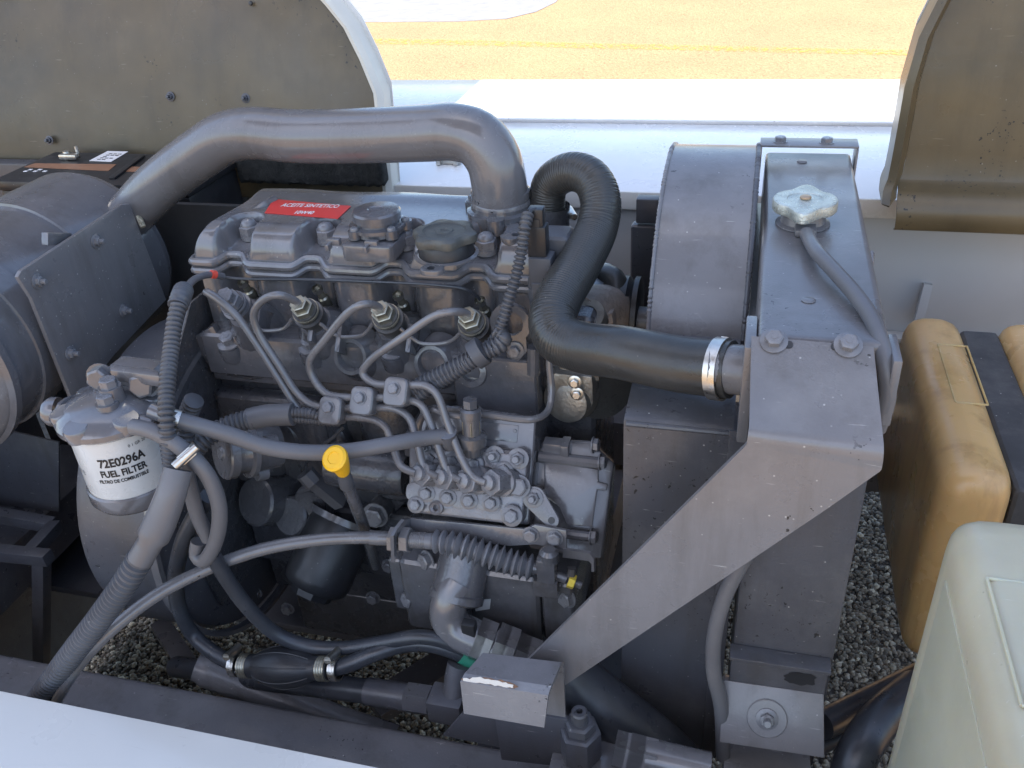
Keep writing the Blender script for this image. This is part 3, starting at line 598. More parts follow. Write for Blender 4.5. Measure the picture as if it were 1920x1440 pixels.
fan = thing('cooling_fan', 'black cooling fan inside the round shroud', 'fan', (.565, dc[0], dc[1]))
link('hub', lathe([(.05, -.02), (.05, .02), (0, .02)], (.565, dc[0], dc[1]), (1, 0, 0), 28), BLACK, fan)
for k in range(7):
    a = 2 * math.pi * k / 7; q = V((.565, dc[0] + .118 * math.cos(a), dc[1] + .118 * math.sin(a)))
    rm = Matrix.Rotation(a, 3, 'X') @ Matrix.Rotation(R(28), 3, 'Y')
    link('blade', box(q, (.004, .15, .085), .0015, rm), BLACK, fan)

q0_, q1_ = A(1215, 392, y=.22), A(1208, 560, y=.22)
link('shroud_stay', join(box(q0_, (.03, .02, .034), .002), box((q0_ + q1_) / 2 + V((-.004, 0, -.02)), (.034, .02, abs(q0_.z - q1_.z)), .006, None, 3)), SHEETD, rd)
# =================================================================== ENGINE
eg = thing('diesel_engine', 'grey painted four cylinder diesel engine in the middle of the bay', 'engine', (.18, .03, -.5))
NUTX = [A(px, py, z=.077) for px, py in ((467, 423), (611, 430), (760, 439), (911, 449))]
NX = [p.x for p in NUTX]; NY = sum(p.y for p in NUTX) / 4
XL, XR = -.036, .402
def pk(x, w=.021):                          # 1 in the pockets in front of the cap nuts, 0 on the lobes
    return max(math.exp(-((x - (c - .004)) / w) ** 4) for c in NX)
def yf(x): return -.036 + .015 * pk(x, .0185)
def zl(x): return .047 + .006 * pk(x, .0185)
def sstep(t): t = max(0, min(1, t)); return t * t * (3 - 2 * t)
# --- valve cover: cast height field with rounded shoulders and a pocket for each nut
nx, ny = 240, 100; bm = bmesh.new(); grid = []
def covz(x, y):
    xl = XL + .012 * sstep((y + .03) / .12)
    d = min(x - xl, XR - x, y - yf(x), .128 + .004 * math.sin(x * 40) - y)
    if d < 0: d = 0
    sh = math.sqrt(max(0, 1 - (1 - min(1, d / .016)) ** 2))
    base = .046
    top = .088 - .010 * sstep((.0 - y) / .045) + .003 * math.exp(-((y - .10) / .02) ** 2)
    top -= .012 * sstep((.012 - (x - xl)) / .03)
    z = base + (top - base) * sh
    for c in NX:                             # pocket: round well with a channel to the front
        w = .0165 + .004 * sstep((NY - y) / .05)
        dd = math.hypot(x - c, max(0, y - NY)) if y > NY else abs(x - (c - .10 * (NY - y) * .2))
        f = sstep((w + .007 - dd) / .009); fl_ = .060 - .004 * sstep((NY - y) / .03)
        if f > 0: z = z * (1 - f) + min(z, fl_) * f
    return z
for j in range(ny + 1):
    grid.append([bm.verts.new((XL + (XR - XL) * i / nx, -.036 + (.135 + .036) * j / ny, 0)) for i in range(nx + 1)])
for j in range(ny + 1):
    for i in range(nx + 1):
        v = grid[j][i]; x, y = v.co.x, v.co.y
        if y < yf(x): v.co.y = yf(x) - .0001
        v.co.z = covz(v.co.x, v.co.y)
for j in range(ny):
    for i in range(nx): bm.faces.new((grid[j][i], grid[j][i + 1], grid[j + 1][i + 1], grid[j + 1][i]))
rim = [grid[0][i] for i in range(nx + 1)] + [grid[j][nx] for j in range(1, ny + 1)] + [grid[ny][i] for i in range(nx - 1, -1, -1)] + [grid[j][0] for j in range(ny - 1, 0, -1)]
low = [bm.verts.new((v.co.x, v.co.y, .040)) for v in rim]
for k in range(len(rim)): k2 = (k + 1) % len(rim); bm.faces.new((rim[k2], rim[k], low[k], low[k2]))
bmesh.ops.remove_doubles(bm, verts=bm.verts[:], dist=.00003); bmesh.ops.recalc_face_normals(bm, faces=bm.faces[:])
vc = link('valve_cover', bm, PAINT, eg, angle=50)
def flangepath(dz, dy):
    xs = np.linspace(XL - .002, XR + .002, 150); P = [V((x, yf(x) - dy, zl(x) + dz)) for x in xs]
    return [V((XL + .010, .09, zl(XL) + dz)), V((XL - .003, 0, zl(XL) + dz)), V((XL - .005, -.028, zl(XL) + dz))] + P + [V((XR + .005, -.03, zl(XR) + dz)), V((XR + .005, .08, zl(XR) + dz))]
link('cover_flange', tube(flangepath(.000, .0025), .0052, seg=10, step=.003), PAINT, vc)
link('head_flange', tube(flangepath(-.0115, .0022), .0052, seg=10, step=.003), PAINT, eg)
for p in NUTX: bolt('capnut', V((p.x, p.y, .0655)), (0, -.05, 1), BOLT, vc, 1.22)
for px, py in ((452, 425), (598, 433), (746, 445), (903, 455)):
    pass
# red sticker with its lettering
SF = Frame(A(578, 391, z=.0892), (1, .0, 0), (0, -.02, 1))
sq = [SF.hit(*c) for c in ((513, 373), (658, 386), (633, 410), (496, 399))]
stk = link('sticker', slab(sq, SF.n, .0004, 0), RED, vc)
ctr = (sq[0] + sq[1] + sq[2] + sq[3]) / 4; ex = (sq[1] - sq[0]).normalized()
exu = (SF.hit(640, 391) - SF.hit(524, 382)).normalized(); eyu = (SF.hit(590, 384) - SF.hit(578, 400)); eyu = (eyu - SF.n * eyu.dot(SF.n)).normalized()
for txt, c, s in (('ACEITE SINTETICO', (582, 386), .0108), ('10W40', (570, 399), .0100)):
    b = textmesh(txt, s, bold=.0002, sx=.86)
    for v in b.verts: v.co.y *= 1.45
    M = Matrix((exu, eyu, SF.n)).transposed().to_4x4(); M.translation = SF.hit(*c) + SF.n * .0003
    link('lettering', b, INKW, stk, M)
# breather cover
bp = A(705, 393, z=.112); B0 = V((bp.x, bp.y, .086))
br = link('breather_cover', join(lathe([(.031, 0), (.031, .005), (.034, .006), (.034, .010), (.026, .011), (.026, .014), (.0285, .015), (.0290, .024), (.027, .0265), (.010, .0275), (.0085, .0262), (0, .0262)], B0, (0, 0, 1), 40),
    *[lathe([(.008, 0), (.008, .010), (0, .010)], B0 + V((.0325 * math.cos(R(a)), .0325 * math.sin(R(a)), 0)), (0, 0, 1), 14) for a in (20, 115, 235, 320)]), CAST, vc)
for a in (20, 115, 235, 320): bolt('screw', B0 + V((.0325 * math.cos(R(a)), .0325 * math.sin(R(a)), .010)), (0, 0, 1), BOLT, br, 1.0)
link('breather_base', prism(Frame(V((B0.x, B0.y - .012, .084)), (1, 0, 0), (0, 0, 1)), rrect(.064, .066, .008), .02, .003), PAINT, vc)
# oil filler cap: six lobes on a black skirt
op = A(833, 432, z=.114); O0 = V((op.x, op.y, .086))
bmc = bmesh.new(); N = 72; rings = []
for s, h, lob in ((.86, .016, .4), (1.0, .018, 1), (1.03, .022, 1), (1.0, .0265, 1), (.93, .0285, .8), (.72, .0290, 0), (.69, .0278, 0), (.3, .0276, 0), (.27, .0288, 0), (.12, .0288, 0), (.1, .0278, 0)):
    rings.append([bmc.verts.new(((.0335 + .0033 * lob * math.cos(6 * 2 * math.pi * k / N + .4)) * s * math.cos(2 * math.pi * k / N), (.0335 + .0033 * lob * math.cos(6 * 2 * math.pi * k / N + .4)) * s * math.sin(2 * math.pi * k / N), h)) for k in range(N)])
for a, b in zip(rings, rings[1:]):
    for k in range(N): bmc.faces.new((a[k], a[(k + 1) % N], b[(k + 1) % N], b[k]))
bmc.faces.new(rings[-1]); bmesh.ops.recalc_face_normals(bmc, faces=bmc.faces[:])
oc = link('oil_filler_cap', bmc, mat('worn_black_cap', (.07, .072, .066), .45, var=.25, scale=30, dust=.5, dustcol=(.3, .29, .22), bump=.3), vc, Matrix.Translation(O0))
link('skirt', lathe([(.031, .002), (.0305, .012), (.028, .017), (0, .017)], O0, (0, 0, 1), 36), BLACK, oc)
link('filler_collar', join(lathe([(.036, 0), (.036, .0015), (.0325, .003), (.0325, .001)], O0, (0, 0, 1), 36), prism(Frame(O0 + V((-.003, -.041, .002)), (1, 0, 0), (0, 0, 1)), rrect(.026, .02, .009), .006, .001)), PAINT, vc)
link('lug_hole', lathe([(.0042, 0), (.0042, .0004), (0, .0004)], O0 + V((-.004, -.043, .0021)), (0, 0, 1), 14), BLACK, vc)
for px, py in ((627, 447), (698, 451)):
    q = A(px, py, z=.088); link('boss', join(box(q + V((0, -.002, -.003)), (.016, .008, .008), .0015), box(q + V((-.004, -.010, -.006)), (.005, .012, .008), .0015)), PAINT, vc)
for px, py in ((487, 388), ):
    q = A(px, py, z=.086); link('hook', join(tube([q + V((-.004, -.01, -.004)), q + V((.006, .004, .002)), q + V((.012, .02, .004))], .006, seg=10), ), PAINT, vc)
# --- air inlet flange on the cover
IFL = A(941, 398, z=.088)
link('inlet_flange', join(lathe([(.042, -.012), (.042, .006), (.037, .008), (.0365, .012), (0, .012)], IFL, (0, 0, 1), 40), *[lathe([(.011, -.01), (.011, .008), (0, .008)], IFL + V((0.042 * math.cos(R(a)), 0.042 * math.sin(R(a)), 0)), (0, 0, 1), 16) for a in (20, 160, 275)]), CAST, eg)
for a in (20, 160): bolt('bolt', IFL + V((0.043 * math.cos(R(a)), 0.043 * math.sin(R(a)), .008)), (0, 0, 1), BOLT, eg, .95)
lp_ = A(975, 435, z=.0895); link('lug_plate', prism(Frame(lp_, (.6, .8, 0), (0, 0, 1)), rrect(.05, .022, .009), .008, .001), PAINT, vc)
for px, py in ((978, 417), (966, 440)): link('lug_hole', lathe([(.004, 0), (.004, .0004), (0, .0004)], A(px, py, z=.0897), (0, 0, 1), 12), BLACK, vc)
# --- cylinder head: scalloped upper wall, projecting lower deck
def headwall(z0, z1, off, cut=.014):
    xs = np.linspace(XL + .004, XR - .002, 160); poly = [(x, yf(x) + off + cut * pk(x, .026)) for x in xs] + [(XR - .002, .12), (XL + .004, .12)]
    bm = bmesh.new(); n = len(poly); rows = []
    for z, s in ((z0, .0), (z1 - .006, 0), (z1, .002)): rows.append([bm.verts.new((x, y + s, z)) for x, y in poly])
    for a, b in zip(rows, rows[1:]):
        for k in range(n): k2 = (k + 1) % n; bm.faces.new((a[k], a[k2], b[k2], b[k]))
    bm.faces.new(rows[-1]); bmesh.ops.recalc_face_normals(bm, faces=bm.faces[:]); return bm
hd = link('cylinder_head', headwall(-.05, .036, .0), CAST, eg, angle=40)
def rough(bm, amp, sc_):
    from mathutils import noise
    for v in bm.verts: v.co += v.normal * amp * noise.noise(v.co * sc_)
    return bm
deck = bx(XL + .002, XR, -.072, .11, -.098, -.036, .009, 3)
link('head_deck', deck, CAST, hd)
link('head_step', bx(XL + .0, XR + .002, -.060, .11, -.112, -.0985, .003), CAST, hd)
INJ = V((0, -.62, .785)).normalized()
IPX = [(428, 560), (565, 575), (717, 585), (880, 597)]
ITOP = [A(px, py, y=-.090) for px, py in IPX]
for i, t in enumerate(ITOP):
    base = t - INJ * .058
    link('injector_boss', lathe([(.040, -.030), (.036, -.012), (.024, .010), (.020, .018), (0, .018)], base, INJ, 24), CAST, hd)
    inj = link('injector', join(lathe([(.0165, 0), (.0165, .016), (.0185, .017), (.0185, .022), (.0150, .0225), (.0150, .030)], base + INJ * .016, INJ, 24), lathe([(.0152, .03), (.0152, .034), (0, .034)], base + INJ * .016, INJ, 24)), CAST if i == 0 else mat('dirty_steel', (.10, .10, .10), .4, .5, var=.3, scale=50), eg)
    b = bmesh.new(); hexring(b, .0135, .030, .043); b2 = bmesh.new(); hexring(b2, .0105, .043, .053)
    link('injector_nut', join(b, b2, lathe([(.0165, .0285), (.0165, .031), (0, .031)], (0, 0, 0), (0, 0, 1), 20)), BRASSY if i else BOLT, inj, axm(base + INJ * .016, INJ, .4))
for px, py in ((430, 637), (582, 643), (737, 652)):
    q = A(px, py, y=-.066); bolt('bolt', V((q.x, q.y, max(q.z, -.045) - .004)), (0, -.35, .94), BOLT, hd, 1.7)
    link('bolt_boss', lathe([(.019, -.022), (.018, -.006), (.0165, -.001), (0, -.001)], V((q.x, q.y, max(q.z, -.045) - .004)), (0, -.35, .94), 20), CAST, hd)
for px, py in ((660, 668), (812, 682)):
    q = A(px, py, y=-.074)
    link('port_boss', lathe([(.036, -.020), (.029, -.006), (.0245, .002), (.0225, .005), (.0180, .005), (.0160, .002), (.0150, -.008), (0, -.008)], q, (-.1, -.93, .36), 30), CAST, hd)
link('port_boss', lathe([(.024, -.012), (.020, 0), (.019, .006), (.012, .007), (.011, 0), (0, 0)], A(885, 695, y=-.074), (0, -.95, .3), 24), CAST, hd)
# cast wedges between injectors
for px, py in ((600, 620), (650, 640), (780, 640), (500, 610)):
    q = A(px, py, y=-.062); link('cast_rib', box(q, (.007, .05, .035), .003, Matrix.Rotation(R(-38), 3, 'X')), CAST, hd)
# glow plugs and bus wire
GP = [(463, 540), (602, 552), (752, 564), (905, 575)]
for px, py in GP:
    q = A(px, py, y=-.030); d = V((.10, .45, -.88)).normalized()
    g = link('glow_plug', join(lathe([(.0042, -.012), (.0048, -.010), (.0048, .004), (.0068, .006), (.0068, .014), (.0048, .016), (.0052, .026), (0, .026)], q, d, 12)), BRASSY, eg)
    b = bmesh.new(); hexring(b, .0068, .005, .012); link('terminal_nut', b, ZINC, g, axm(q - d * .018, d))
link('glow_plug_wire', tubepx([(400, 517, -.048), (440, 522, -.045), (560, 524, -.046), (700, 528, -.048), (810, 534, -.048), (868, 541, -.044), (888, 550, -.038), (900, 562, -.034)], .0019, seg=8), HOSEK, eg)
# lifting eye
ec = A(957, 606, y=-.078)
EF = Frame(V((ec.x, -.079, ec.z)), (1, 0, 0), (0, -1, .05))
def ring2(fr, ro, ri, t, n=36):
    bm = bmesh.new(); L = []
    for r, h in ((ri, 0), (ro, 0), (ro, -t), (ri, -t)): L.append([bm.verts.new(fr.w(r * math.cos(2 * math.pi * k / n), r * math.sin(2 * math.pi * k / n), h)) for k in range(n)])
    for q in range(4):
        a, b = L[q], L[(q + 1) % 4]
        for k in range(n): bm.faces.new((a[k], a[(k + 1) % n], b[(k + 1) % n], b[k]))
    bmesh.ops.recalc_face_normals(bm, faces=bm.faces[:]); return bm
le = link('lifting_eye', join(ring2(EF, .0235, .0150, .006), prism(EF, [EF.uv(*c) for c in ((948, 640), (985, 615), (988, 660), (972, 678), (950, 670))], .0055, .001, h=-.0003)), PAINT, eg)
bolt('bolt', EF.hit(966, 656, .0005), EF.n, BOLT, le, 1.15)
# --- front corner block, block side
link('head_corner', bx(.305, .408, -.0765, .05, -.135, -.037, .006, 3), CAST, eg)
link('corner_boss', join(tube([A(1000, 650, y=-.073), A(1000, 700, y=-.073)], .008, seg=10)), CAST, eg)
q = A(930, 775, y=-.11)
link('mount_flange', bx(.245, .409, -.112, -.05, -.166, -.1365, .003), SHEETD, eg)
bmS = bmesh.new(); vs = [bmS.verts.new(A(px, py, z=-.1355)) for px, py in ((828, 735), (870, 738), (935, 748), (1000, 752), (990, 760), (930, 757), (860, 752))]; bmS.faces.new(vs); link('dirt_patch', bmS, SAND, eg)
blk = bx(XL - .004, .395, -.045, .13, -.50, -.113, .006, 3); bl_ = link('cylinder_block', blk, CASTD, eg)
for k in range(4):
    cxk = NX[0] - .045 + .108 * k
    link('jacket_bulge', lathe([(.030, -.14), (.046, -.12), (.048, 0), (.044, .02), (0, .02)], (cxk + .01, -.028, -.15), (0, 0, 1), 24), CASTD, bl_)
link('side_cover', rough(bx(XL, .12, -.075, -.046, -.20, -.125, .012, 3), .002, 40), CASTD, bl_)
link('cover_gasket', slab([A(px, py, z=-.100) for px, py in ((400, 672), (425, 700), (470, 708), (525, 700), (560, 700), (620, 690), (560, 640), (420, 640))], (0, 0, 1), .004, .001), CASTD, bl_)
link('rear_ear', slab([A(px, py, y=-.068) for px, py in ((362, 632), (398, 612), (415, 640), (408, 680), (396, 690), (384, 676))], (0, -1, 0), .012, .002), CAST, bl_)
link('lug_hole', lathe([(.0052, 0), (.0052, .001), (0, .001)], A(392, 672, y=-.0685), (0, -1, 0), 14), BLACK, bl_)
# bosses in the dark lower half of the block
def lump(name, px, py, y, r, ln, d=(0, -1, .15), m=None, seg=22): 
    return link(name, lathe([(r * 1.15, -ln), (r * 1.05, -ln * .3), (r, 0), (r * .9, .003), (0, .003)], A(px, py, y=y), d, seg), m or CASTD, bl_)
lump('core_plug_boss', 590, 945, -.085, .030, .05); link('core_plug', lathe([(.02, 0), (.02, .003), (.015, .0015), (0, .0015)], A(586, 945, y=-.089), (0, -1, .15), 24), CASTD, bl_)
lump('cast_boss', 480, 940, -.095, .035, .07, (-.3, -.8, .5)); lump('cast_boss', 545, 968, -.095, .028, .07, (-.2, -.85, .5)); lump('cast_boss', 520, 820, -.075, .03, .06)
lump('cast_boss', 705, 965, -.09, .017, .05, m=CAST); lump('cast_boss', 600, 830, -.06, .04, .04); lump('cast_boss', 700, 905, -.06, .05, .05)
bolt('plain', A(705, 965, y=-.094), (0, -1, .2), BOLT, bl_, 2.1)
link('water_pipe', lathe([(.028, -.10), (.029, -.09), (.029, 0), (.027, .004), (0, .004)], A(760, 888, y=-.105), (1, 0, -.03), 28), CASTD, bl_)
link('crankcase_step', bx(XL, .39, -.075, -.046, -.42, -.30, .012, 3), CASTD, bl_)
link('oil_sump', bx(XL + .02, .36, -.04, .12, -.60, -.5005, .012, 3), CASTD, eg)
for px, py in ((480, 1110), (540, 1140), (700, 1120), (730, 1060), (420, 1000), (445, 1120)): bolt('plain', A(px, py, y=-.077), (0, -1, .1), BOLT, bl_, 1.3)
# --- bell housing
BC = V((0, -.022, -.295))
bh = link('bell_housing', join(lathe([(.10, -.012), (.210, -.012), (.223, -.004), (.226, .006), (.226, .095), (.222, .104), (.21, .108), (.07, .108)], (-.155, BC.y, BC.z), (1, 0, 0), 72)), SHEETD, eg)  # same paint as the engine; shade on it put into the darker grey
link('bell_flange', lathe([(.229, 0), (.236, .001), (.236, .012), (.229, .013)], (-.052, BC.y, BC.z), (1, 0, 0), 72), PAINT, bh)
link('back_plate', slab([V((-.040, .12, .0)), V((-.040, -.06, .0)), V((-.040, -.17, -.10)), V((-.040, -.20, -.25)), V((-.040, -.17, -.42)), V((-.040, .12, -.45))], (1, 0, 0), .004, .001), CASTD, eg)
# --- thermostat housing and sensor block at the right end
th = link('thermostat_housing', join(bx(.392, .44, -.02, .075, .01, .066, .010, 3), lathe([(.026, -.05), (.027, 0), (.025, .002), (.025, .03)], A(1030, 428, y=.075), A(1030, 385, y=.075) - A(1030, 428, y=.075), 24)), CAST, eg)
link('housing_elbow', tubepx([(1075, 455, .06), (1062, 470, .05), (1048, 500, .04)], .02, seg=16), ALU, eg)
link('sensor_bracket', join(bx(.400, .440, -.028, .012, .030, .096, .008, 3)), PLASG, eg)
s0 = A(1017, 503, y=-.045)
sn = link('temperature_sensor', join(lathe([(.016, -.03), (.017, -.006), (.0165, -.002), (0, -.002)], s0 + V((0, 0, -.020)), (0, 0, 1), 20), box(s0 + V((0, 0, .0)), (.026, .026, .034), .003)), PLASG, eg)
b = bmesh.new(); hexring(b, .0175, -.022, .004); link('sensor_hex', b, PLASG, sn, Matrix.Translation(s0 + V((0, 0, -.016))))
link('connector', join(box(s0 + V((-.003, 0, .034)), (.021, .019, .036), .003), box(s0 + V((-.004, 0, .060)), (.017, .015, .022), .002), box(s0 + V((-.005, -.0065, .045)), (.012, .004, .03), .001)), BLACK, sn)
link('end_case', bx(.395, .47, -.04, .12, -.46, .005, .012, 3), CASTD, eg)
# leak-off lines between injectors
for a, b_, c_ in (((548, 598, -.083), (505, 620, -.080), (470, 598, -.084)), ((700, 605, -.083), (650, 632, -.078), (592, 600, -.082)), ((868, 620, -.083), (805, 645, -.078), (745, 612, -.082))):
    link('leak_off_line', tubepx([a, ((a[0] + b_[0]) / 2 + 6, b_[1] - 4, b_[2]), b_, (b_[0] - 18, b_[1] - 2, b_[2]), c_], .0024, seg=8), TUBEP, eg)
# =================================================================== INJECTION PUMP
FP = Frame(A(880, 905, y=-.165), (1, .0, -.02), (0, -.86, .51))
ip = thing('injection_pump', 'grey fuel injection pump with four outlets and bolted metal plate on the engine side', 'pump', A(880, 905, y=-.10) + V((0, 0, -.05)))
uvs = lambda L, h=0.0: [FP.uv(x, y, h) for x, y in L]
link('pump_body', prism(FP, uvs([(792, 770), (850, 760), (1005, 782), (992, 985), (775, 962), (765, 840)], -.016), .085, .004, 3, h=-.016), PAINT, ip)
link('head_plate', prism(FP, uvs([(766, 838), (790, 828), (980, 846), (991, 855), (980, 978), (970, 985), (776, 962), (766, 950)]), .0155, .004, 3), PUMPM, ip)
link('rib_frame', prism(FP, uvs([(905, 846), (980, 852), (976, 880), (962, 878), (958, 905), (935, 900)], .004), .006, .0025, 2, h=.005), PUMPM, ip)
npl = link('nameplate', prism(FP, uvs([(898, 790), (972, 798), (969, 830), (896, 822)], -.0145), .002, .0004, h=-.0145), PAINT, ip)
link('rivet', lathe([(.0022, 0), (.0018, .001), (0, .0012)], FP.hit(966, 808, -.0145), FP.n, 10), BOLT, npl)
for px, py, s in ((807, 861, 1.15), (849, 865, 1.15), (890, 870, 1.15), (945, 881, 1.15), (800, 925, 1.15), (840, 933, 1.15), (880, 938, 1.15), (921, 943, 1.15), (780, 946, 1.1), (960, 967, 1.35)):
    bolt('bolt', FP.hit(px, py, .004), FP.n, BOLT, ip, s); 
for px, py, s in ((797, 840, .8), (928, 855, 1.25), (972, 860, 1.3)): bolt('nut', FP.hit(px, py, .002), FP.n, BOLT, ip, s)
bolt('plain', FP.hit(973, 912, .003), FP.n, BOLT, ip, 1.6)
link('drain_ring', lathe([(.0036, .006), (.0036, 0), (.0085, 0), (.0085, .006), (.006, .0075), (.0036, .006)], FP.hit(820, 951, .0), FP.n, 20), PUMPM, ip)
OUT = [(776, 888), (818, 895), (861, 902), (908, 906)]
OD = (FP.n + V((-.45, 0, .05))).normalized(); OP = []
for i, (px, py) in enumerate(OUT):
    e = FP.hit(px, py, .040); OP.append(e); base = e - OD * .040
    dv = link('delivery_valve', join(lathe([(.0165, -.008), (.0165, .008), (.0135, .010), (0, .010)], base, OD, 22), prism(FP, [(FP.uv(px + 8, py + 34, 0)[0] + a, FP.uv(px + 8, py + 34, 0)[1] + c) for a, c in rrect(.027, .022, .008)], .005, .001, h=.0045)), BOLT, ip)
    b = bmesh.new(); hexring(b, .0152, .008, .030); link('union_nut', join(b, lathe([(.0088, .028), (.0088, .036), (.006, .0375), (0, .0375)], (0, 0, 0), (0, 0, 1), 16)), BOLT, dv, axm(base, OD, .3 * i))
# clamping tabs between bolts
for (a, c) in (((807, 861), (800, 925)), ((849, 865), (840, 933)), ((890, 870), (880, 938)), ((945, 881), (921, 943))):
    link('clamp_tab', join(*[lathe([(.0125, 0), (.0125, .0036), (0, .0036)], FP.hit(*q, .0), FP.n, 18) for q in (a, c)]), BOLT, ip)
# banjo fitting on top
bj = A(884, 800, y=-.150); ud = V((0, .12, 1)).normalized()
link('banjo_fitting', join(lathe([(.011, -.035), (.011, -.024), (.0165, -.022), (.0165, -.010), (.011, -.008), (.0112, .012), (.0125, .013), (.0125, .022), (.009, .024)], bj, ud, 20), lathe([(.0085, .024), (.0085, .034), (0, .0345)], bj, ud, 6)), CAST, ip)
b = bmesh.new(); hexring(b, .0115, -.007, .010); link('brass_hex', b, BRASSY, ip, axm(bj, ud))
link('banjo_pipe', tubepx([(878, 782, -.150), (840, 778, -.15), (812, 768, -.145), (792, 772, -.14)], .0035, seg=10), TUBEP, ip)
link('return_pipe', tubepx([(790, 840, -.14), (784, 800, -.135), (805, 768, -.128), (850, 768, -.126), (930, 780, -.124), (1000, 786, -.12), (1028, 770, -.10), (1034, 730, -.085), (1030, 680, -.078), (1033, 640, -.07)], .0042, seg=10), TUBEP, ip)
# --- governor
gv = thing('governor_housing', 'grey governor housing with flat bolted lid right of the injection pump', 'governor', A(1070, 930, y=-.09))
FG = Frame(A(1075, 930, y=-.135), (1, .10, -.06), (.10, -.80, .58))
gu = lambda L, h=0.0: [FG.uv(x, y, h) for x, y in L]
link('housing', prism(FG, gu([(1000, 850), (1022, 822), (1112, 826), (1128, 846), (1152, 868), (1146, 920), (1128, 1050), (990, 1028)], -.012), .085, .005, 3, h=-.012), PAINT, gv)
link('lid', prism(FG, gu([(1020, 868), (1030, 866), (1122, 880), (1122, 904), (1140, 908), (1136, 922), (1120, 918), (1110, 988), (1062, 984), (1048, 950), (1020, 930)], .002), .013, .002, 2, h=.002), PAINT, gv)
link('lid_rib', tube([FG.hit(1010, 856, .0), FG.hit(1122, 868, .0)], .007, seg=10), PAINT, gv)
link('lid_rib', tube([FG.hit(1062, 1000, .0), FG.hit(1108, 1006, .0)], .006, seg=10), PAINT, gv)
for px, py in ((1125, 866), (1108, 1006), (1112, 834)): bolt('plain', FG.hit(px, py, .0), (1, -.1, .1), BOLT, gv, 1.15)
q = FG.hit(1042, 836, .0); link('clip', join(box(q, (.028, .016, .014), .002), box(q + V((.012, 0, -.002)), (.01, .022, .02), .002)), PAINT, gv)
# lever
FL = Frame(A(1015, 955, y=-.175), (1, 0, 0), (0, -.86, .5))
a, c = V((*FL.uv(1001, 934), 0)), V((*FL.uv(1034, 976), 0)); dv_ = (c - a).normalized(); pv = V((-dv_.y, dv_.x, 0)); poly = []
for k in range(9): an = R(90 + 180 * k / 8); poly.append(a + (dv_ * math.cos(an) + pv * math.sin(an)) * .0135)
for k in range(9): an = R(-90 + 180 * k / 8); poly.append(c + (dv_ * math.cos(an) + pv * math.sin(an)) * .0085)
lv = link('stop_lever', prism(FL, [(p.x, p.y) for p in poly], .004, .0008), BOLT, gv)
bolt('nut', FL.hit(1001, 934, .0003), FL.n, BOLT, lv, 1.15); link('lever_hole', lathe([(.004, 0), (.004, .0004), (0, .0004)], FL.hit(1034, 976, .0003), FL.n, 14), BLACK, lv)
link('lever_shaft', lathe([(.009, 0), (.009, .04), (0, .04)], FL.hit(1001, 934, -.004), -FL.n, 16), CAST, gv)
# =================================================================== INJECTION LINES
LY = lambda L: [A(*p[:2], y=p[2]) for p in L]
def inj_tip(i): return ITOP[i] + INJ * .014
lines = [
 [(386, 547, -.115), (398, 553, -.118), (440, 588, -.122), (478, 640, -.126), (520, 706, -.133), (560, 766, -.140), (580, 782, -.143), (610, 785, -.145), (650, 782, -.147), (700, 787, -.150), (722, 800, -.155), (738, 840, -.168), (752, 874, -.183)],
 [(520, 553, -.118), (492, 563, -.120), (475, 590, -.121), (484, 622, -.123), (520, 680, -.129), (560, 740, -.136), (588, 760, -.140), (622, 764, -.143), (690, 764, -.146), (745, 768, -.149), (768, 785, -.153), (782, 830, -.168), (798, 880, -.183)],
 [(682, 570, -.118), (655, 584, -.120), (610, 636, -.124), (580, 680, -.128), (588, 710, -.132), (612, 738, -.138), (650, 745, -.141), (700, 745, -.144), (755, 748, -.147), (788, 758, -.150), (806, 790, -.158), (826, 850, -.174), (842, 888, -.184)],
 [(842, 585, -.118), (815, 592, -.120), (755, 632, -.124), (692, 678, -.129), (680, 700, -.132), (700, 718, -.137), (735, 722, -.141), (770, 722, -.144), (800, 724, -.147), (818, 738, -.150), (838, 790, -.160), (868, 864, -.178), (888, 895, -.186)]]
for i, L in enumerate(lines):
    P = LY(L); st_ = ([] if i == 0 else [inj_tip(i) - INJ * .02, inj_tip(i)]); P = st_ + P + [OP[i] - OD * .004]
    if i == 0: P = [A(404, 560, y=-.105)] + P
    o = link('injection_line', tube(P, .0046, seg=12, step=.004), TUBEP)
    tag(o, ['injection line from the leftmost injector to the leftmost pump outlet', 'injection line from the second injector from the left, curving down to the pump', 'injection line from the third injector from the left, curving down to the pump', 'injection line from the injector nearest the radiator hose to the pump'][i], 'fuel line', 'four injection lines')
    if i == 0: pass
# line clamps
for px, py, y, lb in ((623, 770, -.152, 'nearest the fuel filter'), (682, 752, -.151, 'in the middle of the three'), (745, 735, -.150, 'nearest the radiator')):
    c = A(px, py, y=y); FCm = Frame(c, (1, 0, -.02), (-.05, -.82, .57))
    t = thing('line_clamp', 'small grey bolted clamp on the injection lines, ' + lb, 'clamp', c, 'clamps holding the injection lines')
    link('clamp_body', join(prism(FCm, rrect(.029, .033, .008), .015, .004, 3, h=.008), prism(FCm, rrect(.027, .029, .005), .006, .002, 2, h=-.0075)), TUBEP, t)
    bolt('plain', FCm.w(-.001, .003, .008), FCm.n, BOLT, t, .95)
